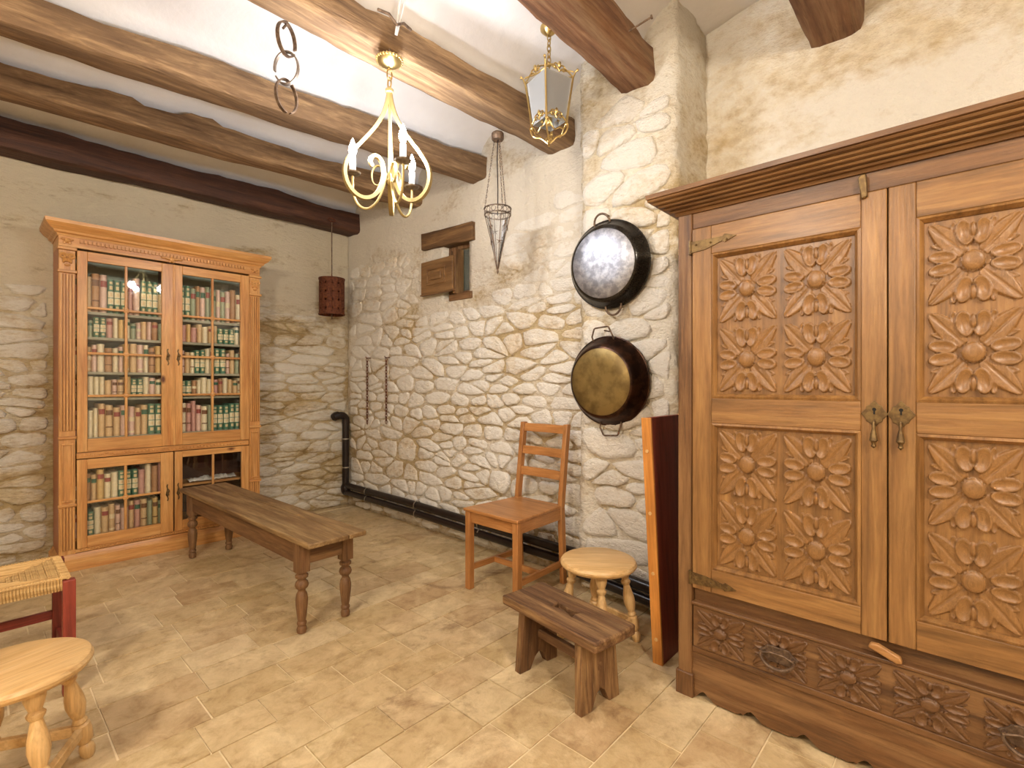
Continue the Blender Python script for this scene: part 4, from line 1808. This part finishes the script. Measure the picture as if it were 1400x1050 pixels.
# ------------------------------------------------------------------ pipes
pp = thing('drain_pipe', 'pair of black pipes running low along the stone wall and up the corner', 'pipe', (XR - .06, 4.15, 0))
px_ = -.0
mb = MB()
mb.tube([(-.005, .02, .195), (-.01, -1.0, .192), (-.015, -2.2, .172), (-.016, -2.518, .168), (-.094, -2.566, .163), (-.098, -2.75, .15), (-.098, -3.1, .125)], .027, 14)
mb.build('upper_pipe', M_PIPE, pp)
mb = MB()
mb.tube([(-.012, .02, .135), (-.017, -1.0, .130), (-.022, -2.2, .110), (-.020, -2.518, .106), (-.098, -2.566, .100), (-.102, -2.75, .088), (-.102, -3.1, .062)], .025, 14)
mb.build('lower_pipe', M_PIPE, pp)
mb = MB()
mb.tube([(-.005, .03, .135), (-.005, .03, .77), (-.005, .03, .79)], .031, 14)
mb.build('riser_pipe', M_PIPE, pp)
mb = MB()
P_ = [(-.005, .03, .76)] + [(-.005 - .05 * (1 - math.cos(t * PI / 12)), .03 + .0 * t, .79 + .045 * math.sin(t * PI / 12)) for t in range(0, 7)] + [(-.085, .035, .835)]
mb.tube(P_, .034, 14)
mb.tube([(-.075, .035, .835), (-.095, .036, .832), (-.10, .06, .82)], .038, 14)
mb.build('elbow', M_PIPE, pp)
mb = MB()
mb.sphere((-.005, .028, .165), .050, 14, (.9, .9, 1.25))
mb.build('corner_elbow', M_PIPE, pp)
for (y, z) in ((-.35, .16), (-1.05, .158), (-1.75, .148), (-2.9, .105)):
    mb = MB()
    xo = -.012 if y > -2.3 else -.10
    for rr, zz in ((.032, z + .034), (.030, z - .030)):
        P_ = [(xo + rr * 1.03 * math.cos(2 * PI * k / 16), y, zz + rr * 1.03 * math.sin(2 * PI * k / 16)) for k in range(16)]
        mb.strap(P_, (0, 1, 0), .010, .003, True)
    mb.build('pipe_clamp', M_CLAMP, pp)
for z in (.36, .62):
    mb = MB()
    mb.strap([(-.005 + .033 * math.cos(2 * PI * k / 16), .03 + .033 * math.sin(2 * PI * k / 16), z) for k in range(16)], (0, 0, 1), .010, .003, True)
    mb.build('pipe_clamp', M_CLAMP, pp)


# ------------------------------------------------------------------ chains
def link_path(c, L, Wd, axis):
    P_ = []
    for k in range(14):
        a = 2 * PI * k / 14
        p = Wd * math.cos(a)
        z = L * math.sin(a)
        P_.append((c[0] + (p if axis == 'x' else 0), c[1] + (p if axis == 'y' else 0), c[2] + z))
    return P_


def chain(parent_name, label, x, y, z0, z1, group, mat, L=.017, Wd=.008, th=.003):
    t = thing(parent_name, label, 'chain', (x, y, z0), 0, group)
    z = z1 - z0
    i = 0
    mes = []
    for ax in ('x', 'y'):
        mb = MB()
        mb.tube(link_path((0, 0, 0), L, Wd, ax), th, 6, True)
        mes.append(mb.mesh('chain_link', mat, 60))
    while z > 0:
        inst('chain_link', mes[i % 2], t, (0, 0, z))
        z -= 2 * L - 2 * th - .002
        i += 1
    mb = MB()
    mb.tube([(.06, 0, z1 - z0 + L), (-.01, 0, z1 - z0 + L), (-.014, 0, z1 - z0 + L + .012)], .004, 6)
    mb.build('hook', mat, t)
    return t


chain('wall_chain', 'rusty iron chain hanging on the stone wall, the one nearer the corner', XR - .036, 3.864, .775, 1.33, 'rusty chains on the stone wall', M_RUST)
chain('wall_chain', 'rusty iron chain hanging on the stone wall, the one farther from the corner', XR - .036, 3.57, .80, 1.325, 'rusty chains on the stone wall', M_RUST)

# iron rings hanging from the beam
ir = thing('ring_chain', 'three large flat iron rings linked and hanging from a ceiling beam', 'chain', (.815, 1.915, 2.16))
for i, (z, az, gap) in enumerate(((.278, 25, -25), (.168, -50, 200), (.060, 15, -80))):
    mb = MB()
    a0 = R_(gap)
    P_ = []
    for k in range(33):
        a = a0 + .18 + (2 * PI - .36) * k / 32
        P_.append((.046 * math.cos(a) * math.cos(R_(az)), .046 * math.cos(a) * math.sin(R_(az)), z + .062 * math.sin(a)))
    mb.strap(P_, (-math.sin(R_(az)), math.cos(R_(az)), 0), .014, .005)
    mb.build('iron_ring', M_GREYIRON if i == 1 else M_IRON, ir)
mb = MB()
mb.tube([(0, -.03, .385), (0, 0, .335), (0.0, .03, .335)], .005, 6)
mb.build('nail', M_IRON, ir)

# ------------------------------------------------------------------ perforated lamp
pl_ = thing('perforated_lamp', 'rusty perforated metal cylinder lamp hanging by the corner', 'lamp', (2.105, 4.035, 1.715))
Rc = .105
mb = MB()
n, zr = 48, 22
holes = set()
vs, fs = [], []
Hh = .315
for j in range(zr + 1):
    for i in range(n):
        a = 2 * PI * i / n
        vs.append((Rc * math.cos(a), Rc * math.sin(a), Hh * j / zr))
for j in range(zr):
    for i in range(n):
        if (j in (3, 8, 13, 18) and i % 4 == 0):
            continue
        i2 = (i + 1) % n
        fs.append((j * n + i, j * n + i2, (j + 1) * n + i2, (j + 1) * n + i))
mb.add(vs, fs)
o = mb.build('shade', M_RUST, pl_, 0, 60)
so = o.modifiers.new('solid', 'SOLIDIFY')
so.thickness = .003
for z in (.006, Hh - .006):
    mb = MB()
    mb.strap([((Rc + .002) * math.cos(2 * PI * k / 40), (Rc + .002) * math.sin(2 * PI * k / 40), z) for k in range(40)], (0, 0, 1), .012, .004, True)
    mb.build('edge_band', M_RUST, pl_)
mb = MB()
mb.tube([(-.05, -.094, .0), (-.05, -.096, Hh * .5), (-.05, -.094, Hh + .012)], .0035, 6)
mb.build('seam_rod', M_RUST, pl_)
mb = MB()
mb.tube([(0, 0, -.035), (0, 0, Hh), (0, -.0, .80)], .005, 8)
mb.tube([(-Rc, 0, .02), (Rc, 0, .02)], .004, 6)
mb.tube([(-Rc, 0, Hh - .02), (Rc, 0, Hh - .02)], .004, 6)
mb.build('hanging_rod', M_IRON, pl_)
mb = MB()
mb.tube([(.032 * math.cos(2 * PI * k / 20), 0, .822 + .014 * math.sin(2 * PI * k / 20)) for k in range(20)], .005, 6, True)
mb.build('hook_ring', M_RUST, pl_)

# ------------------------------------------------------------------ cone lantern
cl_ = thing('cone_lantern', 'inverted glass cone lantern in a wire cage on chains', 'lantern', (1.96, 1.90, 1.75))
zr_ = .30
mb = MB()
mb.lathe([(.004, .02), (.062, zr_ - .01)], 24, None, False)
mb.build('glass_cone', M_CRYST, cl_, 0, 60)
mb = MB()
Rt = .072
for z, rr in ((zr_, Rt), (zr_ + .034, Rt + .002)):
    mb.tube([(rr * math.cos(2 * PI * k / 32), rr * math.sin(2 * PI * k / 32), z) for k in range(32)], .0035, 6, True)
for k in range(14):
    a = 2 * PI * k / 14
    c = (Rt * math.cos(a), Rt * math.sin(a), zr_ + .017)
    tx, ty = -math.sin(a), math.cos(a)
    mb.tube([(c[0] + tx * .012 * math.cos(q), c[1] + ty * .012 * math.cos(q), c[2] + .014 * math.sin(q)) for q in [2 * PI * i / 10 for i in range(10)]], .002, 5, True)
mb.build('filigree_ring', M_GREYIRON, cl_)
mb = MB()
for k in range(6):
    a = 2 * PI * k / 6
    mb.tube([(Rt * math.cos(a), Rt * math.sin(a), zr_), (.035 * math.cos(a), .035 * math.sin(a), zr_ * .5), (.004 * math.cos(a), .004 * math.sin(a), .0)], .0022, 5)
    zz = zr_ * (.75 if k % 2 else .5)
    f = zz / zr_
    b = a + .5
    for q in range(5):
        an = q * PI * 2 / 5 + .3
        c = (Rt * f * math.cos(a), Rt * f * math.sin(a), zz)
        mb.tube([c, (c[0] - math.sin(a) * .018 * math.cos(an), c[1] + math.cos(a) * .018 * math.cos(an), c[2] + .018 * math.sin(an))], [.003, .001], 5)
mb.lathe([(.0005, -.025), (.006, -.012), (.005, 0), (.009, .01), (.003, .02)], 10)
mb.build('wire_cage', M_IRON, cl_)
zb_ = .715
for k in range(3):
    a = 2 * PI * k / 3 + .35
    mb = MB()
    A = Vector((Rt * math.cos(a), Rt * math.sin(a), zr_ + .034))
    B = Vector((.018 * math.cos(a), .018 * math.sin(a), zb_))
    nl = 26
    for i in range(nl):
        p = A.lerp(B, (i + .5) / nl)
        d = (B - A).normalized()
        sd = Vector((-math.sin(a), math.cos(a), 0)) if i % 2 else Vector((math.cos(a), math.sin(a), 0))
        h = (B - A).length / nl * .62
        mb.tube([p + d * (h * math.sin(q)) + sd * (.0035 * math.cos(q)) for q in [2 * PI * j / 8 for j in range(8)]], .0013, 4, True)
    mb.build('chain', M_IRON, cl_)
mb = MB()
mb.tube([(0, 0, zr_), (.006, .004, .45), (-.004, 0, .6), (0, 0, zb_)], .003, 6)
mb.build('cord', M_PIPE, cl_)
mb = MB()
mb.lathe([(.030, 0), (.034, .006), (.034, .035), (.03, .04)], 20, Matrix.Translation((0, 0, zb_ - .002)))
mb.build('ceiling_cup', M_IRON, cl_)

# ------------------------------------------------------------------ brass lantern
ln = thing('brass_lantern', 'ornate four-sided brass lantern with frosted glass panes', 'lantern', (1.92, 1.51, 2.285), R_(-15))
zb, zt2 = .115, .325
rb_, rt_ = .085, .118   # half diagonals
cs4 = [(math.cos(PI / 4 + k * PI / 2), math.sin(PI / 4 + k * PI / 2)) for k in range(4)]
for k in range(4):
    c, c2 = cs4[k], cs4[(k + 1) % 4]
    mb = MB()
    mb.tube([(c[0] * rb_, c[1] * rb_, zb - .012), (c[0] * (rb_ + rt_) / 2, c[1] * (rb_ + rt_) / 2, (zb + zt2) / 2), (c[0] * rt_, c[1] * rt_, zt2), (c[0] * (rt_ + .012), c[1] * (rt_ + .012), zt2 + .028), (c[0] * (rt_ + .022), c[1] * (rt_ + .022), zt2 + .035)],
            [.006, .005, .005, .004, .005], 8)
    mb.sphere((c[0] * (rt_ + .022), c[1] * (rt_ + .022), zt2 + .035), .007, 8)
    mb.sphere((c[0] * rb_, c[1] * rb_, zb - .012), .009, 8)
    mb.build('corner_post', M_BRASS, ln)
    mb = MB()
    q = .93
    vs = [(c[0] * rb_ * q, c[1] * rb_ * q, zb), (c2[0] * rb_ * q, c2[1] * rb_ * q, zb), (c2[0] * rt_ * q, c2[1] * rt_ * q, zt2), (c[0] * rt_ * q, c[1] * rt_ * q, zt2)]
    q2 = .90
    vs += [(c[0] * rb_ * q2, c[1] * rb_ * q2, zb), (c2[0] * rb_ * q2, c2[1] * rb_ * q2, zb), (c2[0] * rt_ * q2, c2[1] * rt_ * q2, zt2), (c[0] * rt_ * q2, c[1] * rt_ * q2, zt2)]
    mb.add(vs, [(0, 1, 2, 3), (7, 6, 5, 4), (0, 4, 5, 1), (1, 5, 6, 2), (2, 6, 7, 3), (3, 7, 4, 0)])
    mb.build('glass_pane', M_FROST, ln, 0, 0)
    # scrollwork at top and bottom of each side
    mid = Vector(((c[0] + c2[0]) / 2, (c[1] + c2[1]) / 2, 0))
    tdir = Vector((c2[0] - c[0], c2[1] - c[1], 0)).normalized()
    for (rr, zz, sg) in ((rt_, zt2 + .004, 1), (rb_, zb + .004, 1)):
        mb = MB()
        hwid = rr * .7071
        o_ = mid * rr
        for s in (-1, 1):
            P_ = [o_ + tdir * (s * hwid * (1 - t)) + Vector((0, 0, zz + sg * .022 * math.sin(PI * t * 1.0) * (.4 + t))) for t in [i / 10 for i in range(11)]]
            mb.tube(P_, .0038, 6)
            P_ = []
            for i in range(16):
                t = i / 15
                a = PI * 1.7 * t
                r2 = .020 * (1 - .65 * t)
                P_.append(o_ + tdir * (s * (.022 - r2 * math.cos(a))) + Vector((0, 0, zz + .016 + r2 * math.sin(a))))
            mb.tube(P_, .0035, 6)
        mb.sphere(tuple(o_ + Vector((0, 0, zz + .034))), .009, 8, (1, 1, 1.5))
        mb.build('scrollwork', M_BRASS, ln)
    # lower basket scroll
    mb = MB()
    P_ = []
    for i in range(15):
        t = i / 14
        rr = rb_ * (1 - t) ** .7 * (1 + .35 * math.sin(PI * t)) + .006
        P_.append((c[0] * rr, c[1] * rr, zb - .012 - (zb - .03) * t ** 1.2 + .008 * math.sin(t * PI * 3)))
    mb.tube(P_, .0042, 6)
    P_ = [(c[0] * rb_ * (1 - t) + c2[0] * rb_ * t, c[1] * rb_ * (1 - t) + c2[1] * rb_ * t, zb - .014 - .035 * math.sin(PI * t) + .008 * math.sin(4 * PI * t)) for t in [i / 14 for i in range(15)]]
    mb.tube(P_, .0038, 6)
    mb.build('basket_scroll', M_BRASS, ln)
    # crown strap to the top ring
    mb = MB()
    P_ = [(c[0] * (rt_ * (1 - t) ** 1.0 + .004), c[1] * (rt_ * (1 - t) + .004), zt2 + .028 + .055 * t ** .7 - .018 * math.sin(PI * t)) for t in [i / 10 for i in range(11)]]
    mb.tube(P_, .0035, 6)
    mb.build('crown_strap', M_BRASS, ln)
mb = MB()
mb.lathe([(.0005, 0), (.006, .006), (.004, .014), (.010, .020), (.013, .028), (.006, .036), (.012, .044), (.004, .05)], 14)
mb.build('finial', M_BRASS, ln)
mb = MB()
mb.lathe([(.012, 0), (.015, .006), (.008, .014), (.004, .02)], 12, Matrix.Translation((0, 0, zt2 + .075)))
mb.tube(link_path((0, 0, zt2 + .105), .018, .010, 'x'), .003, 6, True)
mb.build('top_ring', M_BRASS, ln)
for i in range(4):
    mb = MB()
    mb.tube(link_path((0, 0, zt2 + .132 + i * .027), .018, .010, 'y' if i % 2 == 0 else 'x'), .003, 6, True)
    mb.build('chain_link', M_BRASS, ln)
mb = MB()
mb.lathe([(.004, 0), (.014, .004), (.030, .018), (.042, .030), (.044, .040), (.040, .05)], 24, Matrix.Translation((0, 0, .545)))
mb.build('ceiling_rose', M_BRASS, ln)
mb = MB()
mb.lathe([(.014, .03), (.016, .034), (.016, .09), (.013, .094)], 14, Matrix.Translation((0, 0, .08)))
mb.build('bulb_holder', M_BRASS, ln)

# ------------------------------------------------------------------ chandelier
def make_chandelier(label, loc, rz):
    t = thing('chandelier', label, 'chandelier', loc, rz)
    # z = 0 at the bottom of the scrolls; top loop at .49
    rr_ = Vector((.67491, -.73789, 0))   # unit vectors of the view, used to orient the three lobes
    def d3(a): return Vector((math.cos(a), math.sin(a), 0))
    base = -R_(47.55)
    for k in range(3):
        a = base + R_(-20 + 120 * k)
        u = d3(a)
        wv = Vector((-u.y, u.x, 0))
        prof = [(.004, .485), (.012, .44), (.030, .385), (.062, .325), (.105, .265), (.150, .205), (.182, .150), (.190, .105), (.178, .062), (.150, .032), (.115, .022), (.080, .034), (.050, .065), (.032, .110), (.026, .150), (.036, .188), (.058, .205), (.078, .196), (.084, .175), (.074, .158)]
        # smooth by Catmull-Rom
        P2 = []
        for i in range(len(prof) - 1):
            p0, p1, p2, p3 = prof[max(i - 1, 0)], prof[i], prof[i + 1], prof[min(i + 2, len(prof) - 1)]
            for q in range(4):
                s = q / 4
                P2.append(tuple(.5 * (2 * p1[j] + (p2[j] - p0[j]) * s + (2 * p0[j] - 5 * p1[j] + 4 * p2[j] - p3[j]) * s * s + (3 * p1[j] - p0[j] - 3 * p2[j] + p3[j]) * s ** 3) for j in (0, 1)))
        P2.append(prof[-1])
        n = len(P2)
        mb = MB()
        mb.strap([u * r + Vector((0, 0, z)) for r, z in P2], wv, [.010 + .008 * min(1, i / 25) - .006 * max(0, (i - n * .7) / (n * .3)) for i in range(n)], .014)
        mb.build('scroll_band', M_GOLD, t)
    for k in range(3):
        a = base + R_(64 + 120 * k)
        u = d3(a)
        wv = Vector((-u.y, u.x, 0))
        mb = MB()
        ctl = [(.012, .150), (.024, .095), (.046, .040), (.078, .006), (.110, .004), (.136, .030), (.149, .080), (.150, .136)]
        P_ = []
        for i in range(len(ctl) - 1):
            p0, p1, p2, p3 = ctl[max(i - 1, 0)], ctl[i], ctl[i + 1], ctl[min(i + 2, len(ctl) - 1)]
            for q in range(5):
                s = q / 5
                r2, z2 = (.5 * (2 * p1[j] + (p2[j] - p0[j]) * s + (2 * p0[j] - 5 * p1[j] + 4 * p2[j] - p3[j]) * s * s + (3 * p1[j] - p0[j] - 3 * p2[j] + p3[j]) * s ** 3) for j in (0, 1))
                P_.append(u * r2 + Vector((0, 0, z2)))
        P_.append(u * .150 + Vector((0, 0, .136)))
        mb.tube(P_, .0055, 8)
        P_ = []
        for i in range(18):
            s = i / 17
            an = PI * .93 - 1.75 * PI * s
            r2 = .034 * (1 - .55 * s)
            P_.append(u * (.048 - r2 * math.cos(PI - an) * 1.0) + Vector((0, 0, .132 + .055 * (1 - .5 * s) * math.sin(an))))
        mb.strap(P_, wv, .010, .004)
        arm = mb.build('candle_arm', M_GOLD, t)
        c = u * .150
        zc = .140
        mb = MB()
        mb.lathe([(.004, -.006), (.012, -.004), (.030, .004), (.033, .010), (.030, .010), (.012, .002), (.0005, .002)], 24, Matrix.Translation((c.x, c.y, zc)))
        mb.build('drip_cup', M_GREYIRON, arm)
        mb = MB()
        mb.lathe([(.0125, 0), (.0125, .066), (.010, .070), (.004, .070)], 18, Matrix.Translation((c.x, c.y, zc + .004)))
        mb.build('candle_sleeve', M_CANDLE, arm)
        mb = MB()
        mb.lathe([(.006, 0), (.010, .008), (.0165, .026), (.0155, .040), (.009, .058), (.004, .072), (.0005, .080)], 18, Matrix.Translation((c.x, c.y, zc + .073)))
        mb.build('bulb', M_BULB, arm)
        L = bpy.data.lights.new('candle_light', 'POINT')
        L.energy = CHAND_W
        L.color = (0.90, 0.93, 1.0)
        L.shadow_soft_size = .03
        lo = bpy.data.objects.new('candle_light', L)
        COL.objects.link(lo)
        lo.parent = arm
        lo.location = (c.x, c.y, zc + .112)
        mbulb = lo
    mb = MB()
    mb.lathe([(.006, .12), (.010, .13), (.005, .16), (.005, .47)], 10)
    mb.lathe([(.012, .482), (.017, .487), (.017, .498), (.010, .504), (.004, .51)], 16)
    mb.lathe([(.0005, .10), (.010, .108), (.014, .12), (.006, .132)], 12)
    mb.build('stem', M_GOLD, t)
    for i, zz in enumerate((.526, .560)):
        mb = MB()
        mb.tube(link_path((0, 0, zz), .024, .012, 'x' if i else 'y'), .003, 6, True)
        mb.build('chain_link', M_BRASS, t)
    mb = MB()
    mb.lathe([(.004, 0), (.012, .002), (.030, .010), (.045, .020), (.052, .030), (.050, .036), (.0005, .036)], 32, Matrix.Translation((0, 0, .588)))
    for k in range(24):
        a = 2 * PI * k / 24
        mb.sphere((.051 * math.cos(a), .051 * math.sin(a), .619), .0065, 6)
    mb.build('canopy', M_BRASS, t)
    mb = MB()
    mb.tube([(0, 0, .62), (0, 0, .70)], .004, 6)
    mb.build('hook_rod', M_IRON, t)
    return t


make_chandelier('gold scrollwork chandelier with three lit candle bulbs', (1.175, 1.765, 1.845), 0)
mb = MB()
mb.tube([(1.175, 1.72, 2.55), (1.17, 1.685, 2.66), (1.165, 1.62, 2.76), (1.16, 1.56, 2.825)], .005, 6)
mb.tube([(1.18, 1.72, 2.55), (1.185, 1.68, 2.65), (1.17, 1.60, 2.775)], .003, 6)
tag(mb.build('power_cable', M_CABLE), 'thin pale cable running up from the chandelier to the ceiling', 'cable')


# fill globes added out of frame to brighten the near part of the room
def globe(loc, label):
    g = thing('globe_lamp', label, 'lamp', loc, 0, 'added fill globes out of view')
    mb = MB()
    mb.sphere((0, 0, 0), .13, 24)
    gm = glass('globe_glass', (1, 1, 1, 1), .2, 1.3, .0)
    mb.build('globe', gm, g, 0, 180)
    mb = MB()
    mb.lathe([(.05, .118), (.05, .15), (.01, .16), (.005, .5)], 16)
    mb.build('fitting', M_BRASS, g)
    mb = MB()
    mb.sphere((0, 0, .0), .05, 12)
    mb.build('bulb', emit('globe_bulb', (1, .82, .6, 1), 12), g, 0, 180)
    L = bpy.data.lights.new('globe_light', 'POINT')
    L.energy = FILL_W
    L.color = (1.0, .89, .75)
    L.shadow_soft_size = .12
    lo = bpy.data.objects.new('globe_light', L)
    COL.objects.link(lo)
    lo.parent = g


globe((-.9, .9, 2.25), 'added fill light globe, unseen, to the left of the camera')
globe((.2, -1.0, 2.25), 'added fill light globe, unseen, behind the camera')
